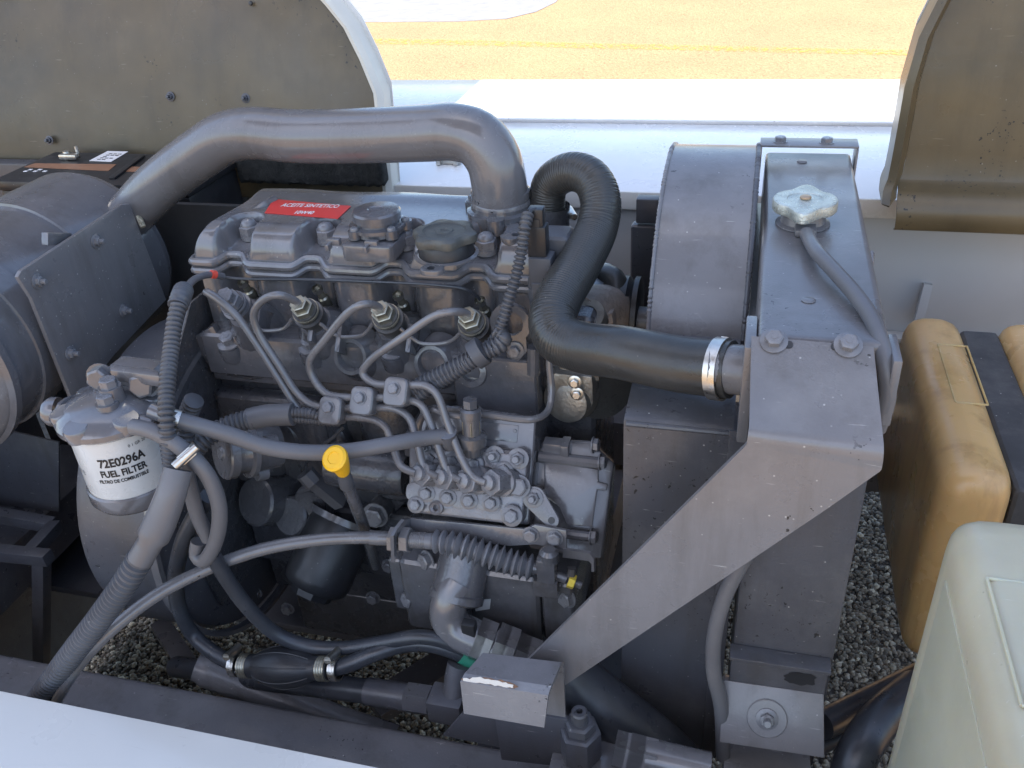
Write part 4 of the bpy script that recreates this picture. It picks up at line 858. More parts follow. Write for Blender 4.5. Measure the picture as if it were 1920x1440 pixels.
# =================================================================== AIR INTAKE
pi = thing('intake_pipe', 'large grey painted intake pipe arching over the engine from the air filter', 'pipe', (.1, .1, .16))
IP = [V((-.285, .13, .01)), V((-.235, .118, .045)), A(300, 345, y=.112), A(380, 285, y=.108), A(425, 258, y=.104), A(470, 250, y=.1), A(560, 256, y=.094), A(700, 254, y=.084), A(800, 250, y=.075), A(855, 248, y=.068), A(898, 262, y=.062), A(926, 300, y=.058), A(936, 345, y=.056), IFL + V((0, 0, .010))]
link('duct', tube(IP, .0332, seg=40, step=.008), TUBEP, pi)
link('hose_cuff', lathe([(.0335, 0), (.0360, .001), (.0362, .010), (.0352, .0115), (.0360, .013), (.0358, .022), (.0335, .024)], IFL + V((0, 0, .006)), (0, .0, 1), 40), TUBEP, pi)
wd = A(255, 395, y=.09)
link('weld_bead', tube([wd + V((-.006, 0, .012)), wd, wd + V((.012, -.01, -.02))], .004, seg=8), mat('weld_spatter', (.4, .37, .28), .6, .3, var=.5, scale=200, bump=3), pi)
af = thing('air_filter', 'grey cylindrical air filter housing at the left edge, under the hood', 'air filter', (-.34, -.02, -.2))
AC = V((-.345, -.20, -.035)); AR = .128
link('canister', lathe([(0, -.012), (.05, -.012), (.10, -.008), (AR - .006, .0), (AR, .008), (AR, .345), (AR - .004, .353), (.05, .358), (0, .358)], AC, (0, 1, 0), 64), PAINT, af)
for y_ in (.055, .205): link('strap', lathe([(AR, 0), (AR + .0035, .001), (AR + .0035, .034 if y_ < .1 else .13), (AR, .035 if y_ < .1 else .131)], AC + V((0, y_, 0)), (0, 1, 0), 64), PAINT, af)
link('end_cap_rim', lathe([(AR, -.004), (AR + .006, 0), (AR + .006, .010), (AR, .013)], AC, (0, 1, 0), 64), PAINT, af)
link('strap_foot', slab([A(90, 436, x=-.215), A(135, 437, x=-.215), A(135, 460, x=-.215), A(90, 460, x=-.215)], (1, 0, 0), .01, .001), PAINT, af)
# bracket plate with five bolts
mp = thing('filter_bracket', 'flat grey bracket plate with bolts holding the air filter, left of the engine', 'bracket', (-.2, 0, -.12))
PXP = [(228, 384), (243, 382), (312, 562), (216, 664), (140, 760), (60, 560), (34, 520), (40, 508)]
link('plate', slab([A(px, py, x=-.2) for px, py in PXP], (1, 0, 0), .006, .0012), PLATE, mp)
for px, py in ((180, 452), (70, 527), (232, 582), (132, 662)): bolt('nut', A(px, py, x=-.1995), (1, 0, 0), BOLT, mp, 1.0)
# black breather trunk under the filter
tag(link('breather_trunk', tubepx([(-20, 760, .02), (40, 748, .02), (75, 735, .03), (100, 750, .06)], .022, seg=18), HOSEK), 'short black rubber trunk below the air filter', 'hose')
tag(link('void_panel', slab([V((-.64, .196, -.62)), V((-.64, .196, -.05)), V((-.27, .196, -.05)), V((-.27, .196, .03)), V((-.03, .196, .03)), V((-.03, .196, -.62))], (0, -1, 0), .01, .002), mat('void_shade', (.02, .02, .021), .7)), 'dark sheet standing in for the black shade behind the engine, under the intake pipe', 'void_panel')  # shade of the void behind the engine put into a black sheet
# =================================================================== FUEL FILTER
FY = -.285
fc = A(238, 862, y=FY)
ff = thing('fuel_filter', 'silver fuel filter canister with black lettering under a grey cast head', 'fuel filter', fc + V((0, 0, -.05)))
RC = .0455; zt = A(238, 792, y=FY).z; zb_ = A(238, 900, y=FY).z
cn = link('canister', lathe([(RC - .004, zt + .012), (RC, zt + .008), (RC, zb_ + .010), (RC - .001, zb_ + .006), (0, zb_ + .006)], (fc.x, FY, 0), (0, 0, 1), 56), CANW, ff)
link('base_ring', lathe([(RC + .0005, zb_ + .010), (RC + .0025, zb_ + .008), (RC + .0025, zb_ - .006), (RC - .001, zb_ - .012), (RC - .008, zb_ - .017), (0, zb_ - .018)], (fc.x, FY, 0), (0, 0, 1), 56), PAINT, ff)
a0 = math.atan2(CAM.y - FY, CAM.x - fc.x)
def wrap(txt, size, px, py, sx, m, bold=0.0, name='lettering'):
    b = textmesh(txt, size, bold=bold, sx=sx); c = A(px, py, y=FY - RC * .8); ang = math.atan2(c.y - FY, c.x - fc.x)
    bmesh.ops.subdivide_edges(b, edges=[e for e in b.edges if abs(e.verts[0].co.x - e.verts[1].co.x) > .004], cuts=2)
    for v in b.verts:
        a = ang + v.co.x / RC; z = c.z + v.co.y; v.co = V((fc.x + (RC + .0004) * math.cos(a), FY + (RC + .0004) * math.sin(a), z))
    link(name, b, m, cn)
wrap('72E0296A', .0140, 228, 866, .80, INKK, .0005); wrap('FUEL FILTER', .0112, 232, 885, .78, INKK, .0004); wrap('FILTRO DE COMBUSTIBLE', .0058, 233, 898, .76, INKK, .0002)
wrap('ure', .0125, 160, 878, .85, mat('faded_print', (.2, .22, .23), .5)); wrap('0 1 GR 20', .0050, 288, 852, .9, INKK)
hdz = zt + .004
head = lathe([(.030, hdz - .004), (RC + .004, hdz), (RC + .0085, hdz + .004), (RC + .0085, hdz + .010), (RC + .003, hdz + .017), (.036, hdz + .023), (.018, hdz + .028), (0, hdz + .029)], (fc.x, FY, 0), (0, 0, 1), 48)
fh = link('filter_head', head, PAINT, ff)
for a in (-150, -95, -30, 30, 150, 90):
    q = V((fc.x + .043 * math.cos(R(a)), FY + .043 * math.sin(R(a)), hdz + .012)); link('head_lug', lathe([(.0150, -.006), (.0142, .005), (.0125, .0075), (0, .008)], q, (.25 * math.cos(R(a)), .25 * math.sin(R(a)), 1), 20), PAINT, fh)
link('mount_arm', join(slab([A(px, py, y=-.262) for px, py in ((198, 690), (278, 700), (302, 725), (300, 800), (205, 800), (188, 720))], (0, -1, 0), .03, .005), slab([A(px, py, z=hdz + .052) for px, py in ((205, 680), (296, 693), (300, 706), (205, 694))], (0, 0, 1), .014, .003)), PAINT, ff)
for px, py, y, s in ((271, 717, -.264, 2.0), (190, 706, -.264, 1.8)): bolt('plain', A(px, py, y=y), (.25, -.95, .15), PAINT, ff, s)
for px, py, zz_, s in ((205, 724, hdz + .042, 1.5), (200, 754, hdz + .030, 1.5)):
    q = A(px, py, z=zz_); link('bleed_boss', lathe([(.013, -.022), (.0115, 0), (0, 0)], q, (0, 0, 1), 18), PAINT, ff); b = bmesh.new(); hexring(b, .0090, 0, .009); link('bleed_screw', b, BOLT, ff, Matrix.Translation(q))
for a, b in (((255, 788), (295, 800)), ((285, 770), (330, 788))): link('outlet', tube([A(*a, y=FY - .012), A(*b, y=FY - .015)], .0085, seg=14), PAINT, ff)
link('side_plug', lathe([(.016, 0), (.016, .008), (.012, .014), (0, .015)], A(110, 772, y=FY), (-1, -.3, .1), 18), PAINT, ff)
link('rim_clip', tubepx([(106, 790, FY - .03), (112, 760, FY - .01), (140, 745, FY + .02), (170, 742, FY + .04)], .003, seg=8), PAINT, ff)
# =================================================================== LINES, LOOMS, CABLES
def hose(name, spec, r, m, label, cat='hose', **k): return tag(link(name, tubepx(spec, r, **k), m, angle=60), label, cat)
h1 = thing('fuel_hose', 'grey fuel hose sagging from the filter to the injection pump', 'hose', A(560, 848, y=-.24))
link('hose', tubepx([(322, 785, -.298), (360, 795, -.292), (430, 815, -.28), (500, 838, -.265), (570, 848, -.25), (650, 846, -.23), (730, 833, -.205), (790, 822, -.18), (836, 818, -.165)], .0086, seg=16), HOSEP, h1)
wormclamp(h1, A(330, 787, y=-.2965), A(360, 795, y=-.292) - A(322, 785, y=-.298), .0092, .007, R(100))
link('banjo', join(lathe([(.011, -.01), (.011, .012), (0, .012)], A(842, 822, y=-.163), (0, -.3, 1), 14)), CAST, h1)
hose('vertical_loom', [(335, 572, -.20), (328, 600, -.215), (320, 660, -.245), (313, 730, -.285), (313, 800, -.315), (322, 880, -.32)], .0066, LOOM, 'thin grey corrugated conduit running up from filter to cylinder head', 'conduit', corr=(.0056, .0020))
hose('sensor_wire', [(418, 518, -.052), (395, 515, -.07), (370, 521, -.10), (350, 540, -.15), (338, 566, -.195)], .0042, HOSEP, 'smooth grey wire bending from conduit end to glow plug wire', 'wire')
tag(link('wire_collar', tubepx([(396, 514, -.071), (404, 515, -.066)], .0052, seg=12), REDK), 'small red collar on the wire at the cylinder head', 'collar')
tag(link('bundle_tie', tubepx([(344, 545, -.165), (338, 560, -.19), (333, 574, -.20)], .0092, corr=(.006, .0018)), LOOM, angle=60), 'grey taped bundle at the top of the vertical conduit', 'cable tape')
# thick engine loom to the lower left
ll = thing('main_loom', 'thick grey wiring loom with sleeve and corrugated end, lower left corner', 'wiring loom', A(130, 1230, y=-.42))
link('sleeve', tubepx([(334, 880, -.335), (326, 910, -.345), (308, 960, -.358), (288, 1005, -.37), (262, 1050, -.382)], lambda t: .0138 + .0022 * min(1, t / .6) if t < .72 else .0128, seg=18), HOSEP, ll)
link('corrugated_tube', tubepx([(264, 1045, -.380), (240, 1085, -.388), (190, 1155, -.395), (138, 1222, -.40), (78, 1302, -.402), (30, 1370, -.402)], .0116, corr=(.0070, .0022), seg=24), LOOM, ll, angle=50)
tc_ = thing('throttle_cable', 'long grey throttle cable curving from bellows to the lower left', 'cable', A(480, 1035, y=-.25))
link('sheath', tubepx([(745, 1010, -.215), (680, 1008, -.225), (600, 1012, -.24), (500, 1028, -.265), (400, 1062, -.295), (300, 1112, -.335), (210, 1180, -.375), (145, 1250, -.395), (108, 1310, -.405), (90, 1370, -.405)], .0074, seg=14), TUBEP, tc_)
link('ferrule', tubepx([(738, 1010, -.214), (692, 1008, -.223)], .0086, seg=14, ), TUBEP, tc_)
# bracket, jam nut, bellows, clevis
tb = thing('throttle_bracket', 'flat grey bracket bar carrying the throttle cable bellows under the pump', 'bracket', A(900, 1010, y=-.19))
FT = Frame(A(900, 1005, y=-.195), (1, .03, -.02), (0, -.97, .24))
tu = lambda L: [FT.uv(x, y) for x, y in L]
link('bar', prism(FT, tu([(768, 972), (960, 990), (985, 992), (1003, 984), (1062, 995), (1062, 1032), (1004, 1021), (955, 1024), (768, 1003)]), .005, .001), PAINT, tb)
link('bent_tab', sheet([[FT.hit(770, 972), FT.hit(770, 1004)], [A(758, 975, y=-.208), A(757, 1010, y=-.21)], [A(745, 992, y=-.222), A(742, 1050, y=-.222)], [A(738, 1005, y=-.232), A(740, 1055, y=-.234)]], .004), PAINT, tb)
for px, py in ((995, 1002), (1040, 1008)): bolt('plain', FT.hit(px, py, .0003), FT.n, BOLT, tb, 1.15)
link('hook', sheet([[A(1055, 1030, y=-.197), A(1055, 1045, y=-.197)], [A(1105, 1038, y=-.20), A(1103, 1052, y=-.20)], [A(1113, 1048, y=-.203), A(1109, 1058, y=-.203)], [A(1114, 1072, y=-.206), A(1109, 1072, y=-.206)]], .004), PAINT, tb)
bw = thing('cable_bellows', 'ribbed grey rubber bellows on the end of the throttle cable', 'bellows', A(900, 1040, y=-.215))
ax0, ax1 = A(752, 1011, y=-.214), A(800, 1016, y=-.214)
for px, py in ((741, 1012), (763, 1012)):
    b = bmesh.new(); hexring(b, .0155, -.005, .005); link('jam_nut', b, TUBEP, bw, axm(A(px, py, y=-.214), ax1 - ax0, .2))
link('threaded_end', tubepx([(765, 1012, -.214), (800, 1014, -.214)], .0092, corr=(.0022, .0005), seg=16), TUBEP, bw)
P = crom([A(798, 1014, y=-.214), A(840, 1018, y=-.214), A(900, 1035, y=-.214), A(960, 1055, y=-.213), A(1000, 1065, y=-.212)], .004); P, L = resample(P, .0016)
bm = bmesh.new(); rings = []; u = (P[1] - P[0]).orthogonal().normalized(); NP = len(P); NC = 14
for i, p in enumerate(P):
    T = (P[min(i + 1, NP - 1)] - P[max(i - 1, 0)]).normalized(); u = (u - T * u.dot(T)).normalized(); v = T.cross(u); t = i / (NP - 1)
    ph = (max(0, t - .07) / .93 * NC) % 1.0; s = 1 - abs(2 * ph - 1); r = .0092 if t < .07 else .0076 + .0094 * s * min(1, .6 + t * 1.2)
    rings.append([bm.verts.new(p + (u * math.cos(2 * math.pi * k / 28) + v * math.sin(2 * math.pi * k / 28)) * r) for k in range(28)])
for a, b in zip(rings, rings[1:]):
    for k in range(28): bm.faces.new((a[k], a[(k + 1) % 28], b[(k + 1) % 28], b[k]))
for rg in (rings[0], rings[-1]): bm.faces.new(rg)
bmesh.ops.recalc_face_normals(bm, faces=bm.faces[:]); link('boot', bm, mat('grey_boot', (.15, .152, .165), .36, var=.1, dust=.3), bw, angle=28)
cl = link('clevis', join(lathe([(.0075, 0), (.0075, .02), (0, .02)], A(998, 1064, y=-.212), A(1024, 1068, y=-.21) - A(998, 1064, y=-.212), 14), box(A(1026, 1064, y=-.21), (.022, .02, .034), .004), lathe([(.011, 0), (.011, .012), (.007, .016), (0, .017)], A(1030, 1050, y=-.21), (0, 0, 1), 16), box(A(1026, 1095, y=-.205), (.03, .022, .026), .005)), CAST, bw)
link('stop_rod', join(tubepx([(1040, 1078, -.205), (1062, 1086, -.205)], .006, seg=12), tubepx([(1070, 1090, -.205), (1090, 1098, -.205)], .0048, seg=12), tube([A(1072, 1065, y=-.2), A(1070, 1090, y=-.204)], .005, seg=8)), CAST, bw)
b = bmesh.new(); hexring(b, .0085, -.004, .004); link('yellow_nut', b, mat('yellow_passivated', (.75, .58, .08), .4, .3), bw, axm(A(1072, 1090, y=-.205), (1, 0, -.3)))
# =================================================================== DIPSTICK, CONNECTOR, OIL FILTER, FEED PUMP
ds = thing('dipstick', 'yellow handled oil dipstick standing in front of the block', 'dipstick', A(690, 980, y=-.12))
link('handle', join(lathe([(.0128, 0), (.0140, .002), (.0140, .006), (.0115, .008), (.0068, .008), (.0062, .007), (0, .007)], A(632, 862, y=-.262), (-.12, -.62, .75), 28), tubepx([(633, 862, -.258), (638, 872, -.254), (643, 884, -.248)], lambda t: .0115 - .004 * t, seg=16)), YEL, ds)
link('collar', tubepx([(644, 882, -.247), (650, 910, -.235)], lambda t: .0070 if t < .4 else .0080, seg=16), PLASG, ds)
link('tube', tubepx([(651, 908, -.234), (668, 950, -.21), (690, 1010, -.165), (705, 1060, -.12)], .0072, seg=14), CAST, ds)
sc_ = thing('solenoid_plug', 'dark grey electrical plug beside the yellow dipstick', 'connector', A(600, 920, y=-.11))
link('plug', tube([A(572, 886, y=-.12), A(588, 904, y=-.12)], .0125, seg=8, step=.003), PLASG, sc_); link('socket', tube([A(586, 900, y=-.119), A(640, 944, y=-.108)], .0118, seg=4, smooth=False), PLASG, sc_)
link('wire', tubepx([(574, 886, -.12), (574, 866, -.13), (590, 845, -.14), (625, 820, -.15), (645, 800, -.15)], .0022, seg=8), HOSEK, sc_)
of = thing('oil_filter', 'black spin-on oil filter canister low on the engine side', 'oil filter', A(600, 1060, y=-.12))
od = V((-.28, -.66, -.70)).normalized(); oo = A(632, 1005, y=-.10)
link('canister', lathe([(.044, -.02), (.046, -.012), (.046, .062), (.043, .072), (.036, .078), (0, .079)], oo, od, 40), BLACK, of)
link('flange', lathe([(.050, -.03), (.050, -.021), (.046, -.020), (0, -.02)], oo, od, 40), CAST, of)
link('wrench_flats', lathe([(.030, .078), (.028, .088), (0, .088)], oo, od, 8), BLACK, of)
fp = thing('feed_pump', 'round grey fuel feed pump with disc cap left of the dipstick', 'pump', A(450, 860, y=-.13))
fd = V((-.55, -.72, .25)).normalized(); fo = A(415, 850, y=-.165)
link('cap', lathe([(.034, -.012), (.034, -.002), (.032, .0), (.009, .0), (.008, .0012), (0, .0012)], fo, fd, 36), PAINT, fp)
link('body', lathe([(.031, -.07), (.032, -.03), (.030, -.026), (.030, -.012)], fo, fd, 32), CAST, fp)
link('flange', join(lathe([(.037, -.036), (.037, -.030), (.031, -.028)], fo, fd, 32), *[lathe([(.010, -.04), (.010, -.026), (0, -.026)], fo + V((dx, 0, dz)), fd, 14) for dx, dz in ((.012, -.036), (.036, .014), (-.012, .034))]), PUMPM, fp)
link('cross_screw', join(lathe([(.0075, 0), (.0065, .0022), (0, .0026)], fo + fd * .0005, fd, 16)), BOLT, fp)
bolt('plain', A(522, 855, y=-.12), (-.3, -.9, .3), BOLT, fp, 1.5)
hose('engine_loom', [(362, 850, -.20), (372, 835, -.195), (400, 812, -.18), (445, 792, -.165), (478, 785, -.158)], .0105, LOOM, 'grey corrugated conduit rising behind the feed pump', 'conduit', corr=(.006, .002))
hose('loom_sleeve', [(468, 786, -.158), (500, 779, -.155), (550, 777, -.152)], .0135, HOSEP, 'smooth grey sleeve joining conduits below the injection lines', 'sleeve')
hose('small_loom', [(548, 773, -.152), (580, 775, -.150), (620, 788, -.146)], .0058, LOOM, 'upper of two thin conduits leaving the sleeve', 'conduit', corr=(.0042, .001)); hose('small_loom', [(548, 784, -.152), (590, 788, -.150), (640, 792, -.146)], .0050, LOOM, 'lower of two thin conduits leaving the sleeve', 'conduit', corr=(.0042, .001))
hose('rear_loom', [(364, 750, -.20), (352, 780, -.20), (346, 830, -.21), (352, 870, -.21)], .0095, LOOM, 'grey corrugated conduit behind the filter hose', 'conduit', corr=(.006, .002))
hose('front_loom', [(990, 402, -.055), (984, 425, -.068), (980, 455, -.075), (972, 500, -.085), (955, 560, -.098), (940, 610, -.108), (925, 640, -.112), (905, 655, -.115)], .0050, LOOM, 'thin black conduit from sensor connector down past the lifting eye', 'conduit', corr=(.0052, .0018))
hose('sensor_lead', [(1004, 392, -.048), (992, 398, -.056), (988, 430, -.066), (983, 470, -.075)], .0024, HOSEK, 'thin dark lead looping out of the sensor connector', 'wire')
hose('twin_loom', [(930, 622, -.108), (945, 632, -.112), (938, 642, -.116), (900, 664, -.122), (850, 690, -.128), (800, 716, -.134), (775, 730, -.138)], .0078, LOOM, 'upper of two corrugated conduits in front of the cylinder head', 'conduit', corr=(.0056, .0019))
hose('twin_loom', [(948, 630, -.110), (940, 648, -.118), (915, 660, -.124), (860, 694, -.130), (810, 724, -.136), (785, 742, -.140)], .0066, LOOM, 'lower of two corrugated conduits in front of the cylinder head', 'conduit', corr=(.0052, .0018))
tag(link('loom_tape', tubepx([(888, 668, -.126), (906, 656, -.122)], .0165, seg=18), PLASG), 'grey tape binding the two conduits near the lifting eye', 'tape')
# fuel hoses of the lower left
h2 = thing('return_hose', 'grey hose looping from the filter down past the feed pump', 'hose', A(400, 960, y=-.30))
link('hose', tubepx([(250, 800, -.315), (285, 808, -.318), (320, 826, -.318), (350, 848, -.318), (385, 885, -.318), (408, 935, -.315), (411, 985, -.312), (398, 1030, -.31), (380, 1052, -.31), (368, 1040, -.305), (372, 1015, -.30)], .0082, seg=16), HOSEP, h2)
wormclamp(h2, A(352, 849, y=-.318), A(385, 885, y=-.318) - A(330, 832, y=-.318), .0098, .010, R(-40))
hose('branch_hose', [(330, 832, -.312), (345, 870, -.312), (358, 920, -.31), (372, 970, -.308), (392, 1010, -.305)], .0080, HOSEP, 'grey hose crossing behind the looped return hose')
hose('suction_hose', [(392, 930, -.29), (365, 970, -.29), (342, 1020, -.29), (330, 1080, -.285), (336, 1140, -.28), (362, 1190, -.275), (400, 1224, -.288), (440, 1246, -.298)], .0095, HOSEK, 'black hose dropping from the feed pump to the primer bulb')
hose('lower_hose', [(398, 1040, -.305), (425, 1085, -.30), (470, 1145, -.292), (520, 1190, -.284), (580, 1212, -.278), (650, 1215, -.272), (720, 1204, -.266), (790, 1194, -.26), (840, 1204, -.255), (880, 1225, -.25)], .0088, HOSEK, 'upper of two black hoses sweeping right toward the hydraulic elbow')
pbk = thing('primer_bulb', 'black ribbed rubber primer bulb between two hose clamps', 'primer bulb', A(530, 1254, y=-.27))
b0, b1 = A(452, 1248, y=-.298), A(618, 1254, y=-.296); bd_ = b1 - b0; BL = bd_.length
prb = [(0, 0), (.0125, 0), (.0135, .004), (.0125, .012), (.0145, .014)] + [(.0135 + .0115 * math.sin(math.pi * min(1, max(0, (t - .02) / .96))) ** .8, BL * (.15 + .7 * t)) for t in np.linspace(0.03, .97, 18)] + [(.0145, BL - .014), (.0125, BL - .012), (.0135, BL - .004), (.0125, BL), (0, BL)]
bm = lathe(prb, b0, bd_, 48); ribs = []
for k in range(8):
    a = 2 * math.pi * k / 8; u_, v_, w_ = frame_axes(bd_)
    ribs.append(tube([b0 + w_ * (BL * (.17 + .66 * t)) + (u_ * math.cos(a) + v_ * math.sin(a)) * (.0137 + .0115 * math.sin(math.pi * t) ** .8) for t in np.linspace(0.03, .97, 14)], .0008, seg=6))
link('bulb', join(bm, *ribs), BLACK, pbk)
for t, nm in ((.06, 'spring_band'), (.94, 'spring_band')): link(nm, tube([b0 + bd_ * (t - .05), b0 + bd_ * (t + .05)], .0138, corr=(.0036, .0012), seg=20), BRASSY, pbk, angle=60)
wormclamp(pbk, b0 - bd_ * .06, bd_, .0128, .009, R(-110)); wormclamp(pbk, b1 + bd_ * .07, bd_, .0128, .009, R(-110))
hose('delivery_hose', [(622, 1255, -.296), (660, 1243, -.288), (710, 1222, -.275), (760, 1208, -.26), (810, 1208, -.257), (850, 1220, -.254), (890, 1240, -.25), (930, 1262, -.25)], .0098, HOSEK, 'black hose leaving the primer bulb to the right')
GREEN = mat('green_stripe', (.03, .22, .14), .5)
tag(link('green_sleeve', tubepx([(866, 1228, -.2555), (912, 1252, -.2515)], .0104, seg=14), GREEN), 'short green striped piece of hose beside the grey hook bracket', 'sleeve')
# cable tie at the elbow
tag(link('cable_tie', join(lathe([(.022, -.006), (.0235, -.006), (.0235, .006), (.022, .006)], A(872, 1190, y=-.235), A(850, 1230, y=-.245) - A(885, 1165, y=-.23), 24), box(A(880, 1178, y=-.25), (.016, .012, .02), .002)), BLACK), 'black ribbed cable tie around the hydraulic elbow', 'cable tie')
# =================================================================== HYDRAULIC PUMP
hp = thing('hydraulic_pump', 'blue grey gear pump with elbow fitting under the throttle bellows', 'hydraulic pump', A(900, 1130, y=-.12))
link('body', bx(.255, .43, -.20, -.07, -.37, -.255, .010, 3), CAST, hp)
link('front_cover', bx(.4305, .47, -.195, -.075, -.36, -.262, .008, 3), CAST, hp)
link('end_block', bx(.235, .2545, -.185, -.085, -.355, -.27, .006, 3), CAST, hp)
p0 = A(862, 1085, y=-.215); p1 = A(850, 1115, y=-.23)
link('port', lathe([(.031, -.05), (.031, .0), (.033, .002), (.033, .010), (.028, .013), (0, .013)], A(858, 1108, y=-.215), (-.12, -.62, -.78), 32), CAST, hp)
link('elbow', tubepx([(862, 1090, -.215), (846, 1120, -.228), (840, 1150, -.235), (852, 1176, -.24), (884, 1194, -.242), (930, 1212, -.242)], .0225, seg=24), PAINT, hp)
dE = A(980, 1232, y=-.242) - A(890, 1196, y=-.242)
for px, py, r, l_ in ((908, 1203, .027, .022), (945, 1218, .030, .026), (985, 1232, .026, .03)):
    b = bmesh.new(); hexring(b, r, -l_ / 2, l_ / 2, .002); hexring(b, r, 0, -l_ / 2, .0001); link('hydraulic_nut', b, PAINT, hp, axm(A(px, py, y=-.242), dE))
link('body_joint', bx(.340, .344, -.2035, -.068, -.373, -.252, .001), SHEETD, hp)
for px, py in ((770, 1122), (802, 1050), (1065, 1120)): bolt('plain', A(px, py, y=-.19), (-.5, -.8, .2), BOLT, hp, 1.5)
link('worn_patch', slab([A(px, py, y=-.2012) for px, py in ((886, 1126), (920, 1124), (918, 1142), (892, 1146))], (0, -1, 0), .001, 0), CANW, hp)
# =================================================================== HYDRAULIC PLUMBING AND BRACKETS AT THE BOTTOM
hl2 = thing('hydraulic_pipe', 'dark hydraulic hose with crimped end fitting lying above the chassis rail', 'hydraulic hose', A(700, 1290, y=-.28))
link('hose', tubepx([(330, 1250, -.22), (420, 1262, -.25), (520, 1276, -.27), (640, 1290, -.28), (760, 1306, -.285)], .0150, seg=20), HOSEK, hl2)
link('ferrule', tubepx([(690, 1296, -.283), (772, 1309, -.286)], .0165, seg=20), SHEETD, hl2)
b = bmesh.new(); hexring(b, .0185, -.016, .016); dH = A(830, 1318, y=-.288) - A(760, 1307, y=-.286); link('swivel_nut', b, SHEETD, hl2, axm(A(788, 1311, y=-.287), dH))
link('tee_fitting', join(box(A(840, 1320, y=-.288), (.042, .034, .034), .004), tubepx([(852, 1312, -.285), (856, 1270, -.27), (862, 1245, -.262)], .0145, seg=16)), SHEETD, hl2)
tag(link('grey_pipe', tubepx([(368, 1252, -.272), (388, 1258, -.27), (450, 1282, -.265), (540, 1318, -.262), (640, 1356, -.26), (740, 1390, -.26)], lambda t: .021 if t > .03 else .018, seg=24), PLATE), 'thick grey pipe end beside the primer bulb, along the chassis rail', 'pipe')
hk = thing('catch_bracket', 'folded grey catch bracket with chipped white edge, bottom centre', 'bracket', A(960, 1420, y=-.36))
rowsH = [[A(912, 1320, y=-.345), A(1060, 1345, y=-.345)], [A(912, 1235, y=-.345), A(1056, 1250, y=-.345)], [A(905, 1232, y=-.352), A(1052, 1250, y=-.352)], [A(872, 1268, y=-.385), A(1034, 1292, y=-.385)], [A(866, 1276, y=-.390), A(1030, 1302, y=-.390)], [A(872, 1332, y=-.392), A(1022, 1358, y=-.392)]]
link('folded_plate', sheet(rowsH, .004), PLATE, hk, angle=25)
link('upright', slab([A(925, 1330, y=-.338), A(1064, 1350, y=-.338), A(1068, 1440, y=-.338), A(940, 1425, y=-.338)], (0, -1, 0), .006, .001), SHEETD, hk)
link('gusset', slab([A(870, 1335, y=-.335), A(935, 1345, y=-.335), A(938, 1402, y=-.335), A(830, 1380, y=-.335)], (0, -1, 0), .005, .001), SHEETD, hk)
FH = Frame((A(872, 1300, y=-.391) + A(1025, 1330, y=-.391)) / 2, (1, 0, 0), (A(1034, 1292, y=-.385) - A(872, 1268, y=-.385)).cross(A(872, 1268, y=-.385) - A(872, 1332, y=-.392)))
if FH.n.y > 0: FH = Frame(FH.o, (1, 0, 0), -FH.n)
def jag(L, am): return [(x + random.uniform(-am, am), y + random.uniform(-am, am)) for x, y in L]
def dens(L, k=5): return [(a[0] + (b[0] - a[0]) * i / k, a[1] + (b[1] - a[1]) * i / k) for a, b in zip(L, L[1:] + L[:1]) for i in range(k)]
for L, am, m_, h_, nm in (([(866, 1272), (900, 1270), (940, 1276), (972, 1286), (962, 1296), (930, 1290), (900, 1284), (872, 1290)], 2.2, mat('rusty_edge', (.18, .10, .06), .7, var=.3, scale=80), .0050, 'rust_edge'), ([(868, 1273), (900, 1271), (936, 1277), (964, 1286), (955, 1290), (928, 1285), (900, 1280), (874, 1284)], 1.8, WHITE, .0056, 'chipped_paint')):
    link(nm, slab([FH.hit(x, y, h_) for x, y in jag(dens(L), am)], FH.n, .0003, 0), m_, hk)
link('dimple', lathe([(.006, 0), (.004, .0012), (0, .0016)], A(942, 1308, y=-.3925), (0, -1, .1), 14), PLATE, hk)
ft = thing('bulkhead_fitting', 'dark grey threaded fitting standing beside the catch bracket', 'fitting', A(1090, 1400, y=-.34))
u0 = A(1088, 1400, y=-.335)
bA = bmesh.new(); hexring(bA, .0225, 0, .040, .002); link('hex_body', bA, SHEETD, ft, Matrix.Translation(u0 + V((0, 0, -.01)))); bB = bmesh.new(); hexring(bB, .0165, .0, .012, .002); link('hex_nut', bB, SHEETD, ft, Matrix.Translation(u0 + V((0, 0, .031))))
link('stem', lathe([(.009, .04), (.009, .056), (.0075, .058), (.0035, .058), (.0035, .05), (0, .05)], u0, (0, 0, 1), 16), SHEETD, ft)
link('base_plate', box(u0 + V((.012, .0, -.024)), (.085, .05, .02), .003), PAINT, ft)
yy_ = -.345; dP = A(1300, 1440, y=yy_) - A(1170, 1405, y=yy_)
for px, py, r, l_ in ((1172, 1408, .020, .022), (1205, 1418, .0215, .03)):
    b = bmesh.new(); hexring(b, r, -l_ / 2, l_ / 2, .002); hexring(b, r, 0, -l_ / 2, .0001); link('coupling_nut', b, PAINT, ft, axm(A(px, py, y=yy_), dP))
link('pipe_end', tube([A(1210, 1418, y=yy_), A(1330, 1446, y=yy_)], .019, seg=20), PAINT, ft)
tag(link('suction_pipe', tubepx([(1040, 1235, -.27), (1080, 1280, -.275), (1140, 1330, -.28), (1210, 1385, -.285), (1260, 1430, -.29), (1300, 1480, -.29)], .033, seg=28), HOSEK), 'wide black suction hose running down behind the catch bracket', 'hose')
tag(link('cross_pipe', tubepx([(1180, 1330, -.16), (1240, 1310, -.14), (1300, 1290, -.1)], .013, seg=14), HOSEK), 'dark pipe crossing the gap below the fan shroud', 'pipe')
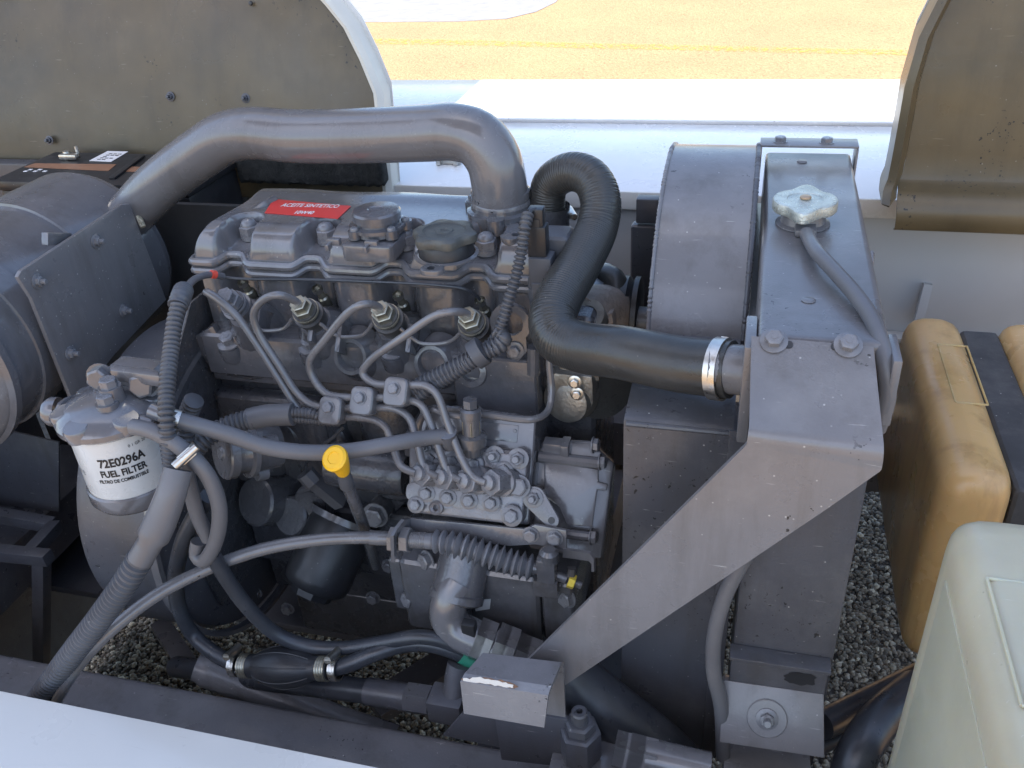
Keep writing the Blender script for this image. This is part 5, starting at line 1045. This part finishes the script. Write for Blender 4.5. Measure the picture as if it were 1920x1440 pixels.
for k, (L, r, lb) in enumerate((([(1540, 1360, -.24), (1600, 1330, -.2), (1660, 1300, -.16), (1740, 1260, -.1)], .016, 'upper of three black cables below the white can'), ([(1530, 1400, -.25), (1590, 1370, -.22), (1640, 1340, -.18), (1720, 1300, -.12)], .011, 'middle of three black cables below the white can'), ([(1590, 1470, -.30), (1610, 1410, -.28), (1650, 1350, -.24), (1720, 1290, -.18)], .021, 'thickest of three black cables below the white can'))):
    hose('lower_cable', L, r, HOSEK, lb, 'cable', seg=16)
# =================================================================== WATER PUMP SIDE, RIGHT OF THE BLOCK
wpmp = thing('water_pump', 'bare cast water pump between engine and fan shroud', 'water pump', A(1110, 610, y=.05))
link('casting', join(tubepx([(1085, 600, .0), (1120, 585, .03), (1150, 590, .05)], .034, seg=20), box(A(1112, 600, y=.02), (.06, .05, .05), .012)), mat('rusty_casting', (.28, .23, .19), .6, .3, var=.35, scale=30, bump=1.5, bscale=200, grime=.6), wpmp)
link('open_port', lathe([(.012, 0), (.021, 0), (.022, -.02), (.012, -.02), (.012, 0)], A(1100, 590, y=-.02), (-.1, -.6, .8), 22), ALU, wpmp)
link('pulley', lathe([(.045, 0), (.05, .004), (.05, .012), (.044, .016), (.05, .02), (.05, .026), (.03, .028), (0, .028)], A(1160, 590, y=.07), (1, 0, 0), 32), BLACK, wpmp)
link('shaft', lathe([(.018, 0), (.018, .05), (0, .05)], A(1180, 600, y=.05), (1, 0, 0), 20), SHEETD, wpmp)
bh2 = thing('bypass_hose', 'short bent black bypass hose with clamp behind the ribbed hose', 'hose', A(1140, 540, y=.06))
link('hose', tubepx([(1118, 535, .09), (1130, 522, .085), (1150, 530, .07), (1152, 555, .06), (1140, 585, .05)], .018, seg=18), RUBBER, bh2); wormclamp(bh2, A(1146, 566, y=.056), A(1140, 585, y=.05) - A(1152, 555, y=.06), .0187, .010, R(200))
alt = thing('alternator', 'small bare aluminium casting below the radiator hose', 'alternator', A(1070, 730, y=-.03))
link('casting', join(box(A(1075, 715, y=-.03), (.06, .05, .05), .012), lathe([(.030, -.02), (.033, 0), (.028, .02), (.02, .024), (0, .024)], A(1072, 740, y=-.035), (-.2, -.9, .1), 28), box(A(1090, 690, y=-.03), (.05, .03, .02), .006)), ALU, alt)
for px, py in ((1078, 716), (1082, 738)): bolt('bolt', A(px, py, y=-.065), (0, -1, .1), ZINC, alt, .9)
link('ring', tubepx([(1085, 760, -.03), (1110, 768, -.02), (1136, 758, 0), (1140, 735, .03)], .005, seg=10), BLACK, alt)
link('block', lathe([(.04, -.05), (.042, 0), (.04, .03), (0, .03)], A(1115, 715, y=.0), (.3, -.6, .2), 26), RUBBER, alt)
# =================================================================== UNDERBODY
ub = thing('underbody_frame', 'dark steel cross members below the engine, with an added dark sheet', 'frame', (.1, .05, -.64))
link('added_tray', bx(-.60, .52, -.015, .40, -.64, -.625, .003), SHEETD, ub)  # added dark sheet; cuts light bounced up from the gravel
link('cross_member', bx(.36, .46, -.30, .35, -.56, -.47, .004), SHEETD, ub)
link('cross_member', bx(-.62, -.50, -.30, .35, -.56, -.47, .004), SHEETD, ub)
def diag(p, q, w=.05): return bar(p, q, w, .02)
link('brace', diag(A(700, 1330, z=-.60), A(905, 1200, z=-.60), .05), SHEETD, ub)
link('brace', diag(A(300, 1170, z=-.62), A(360, 1260, z=-.62), .03), SHEETD, ub)
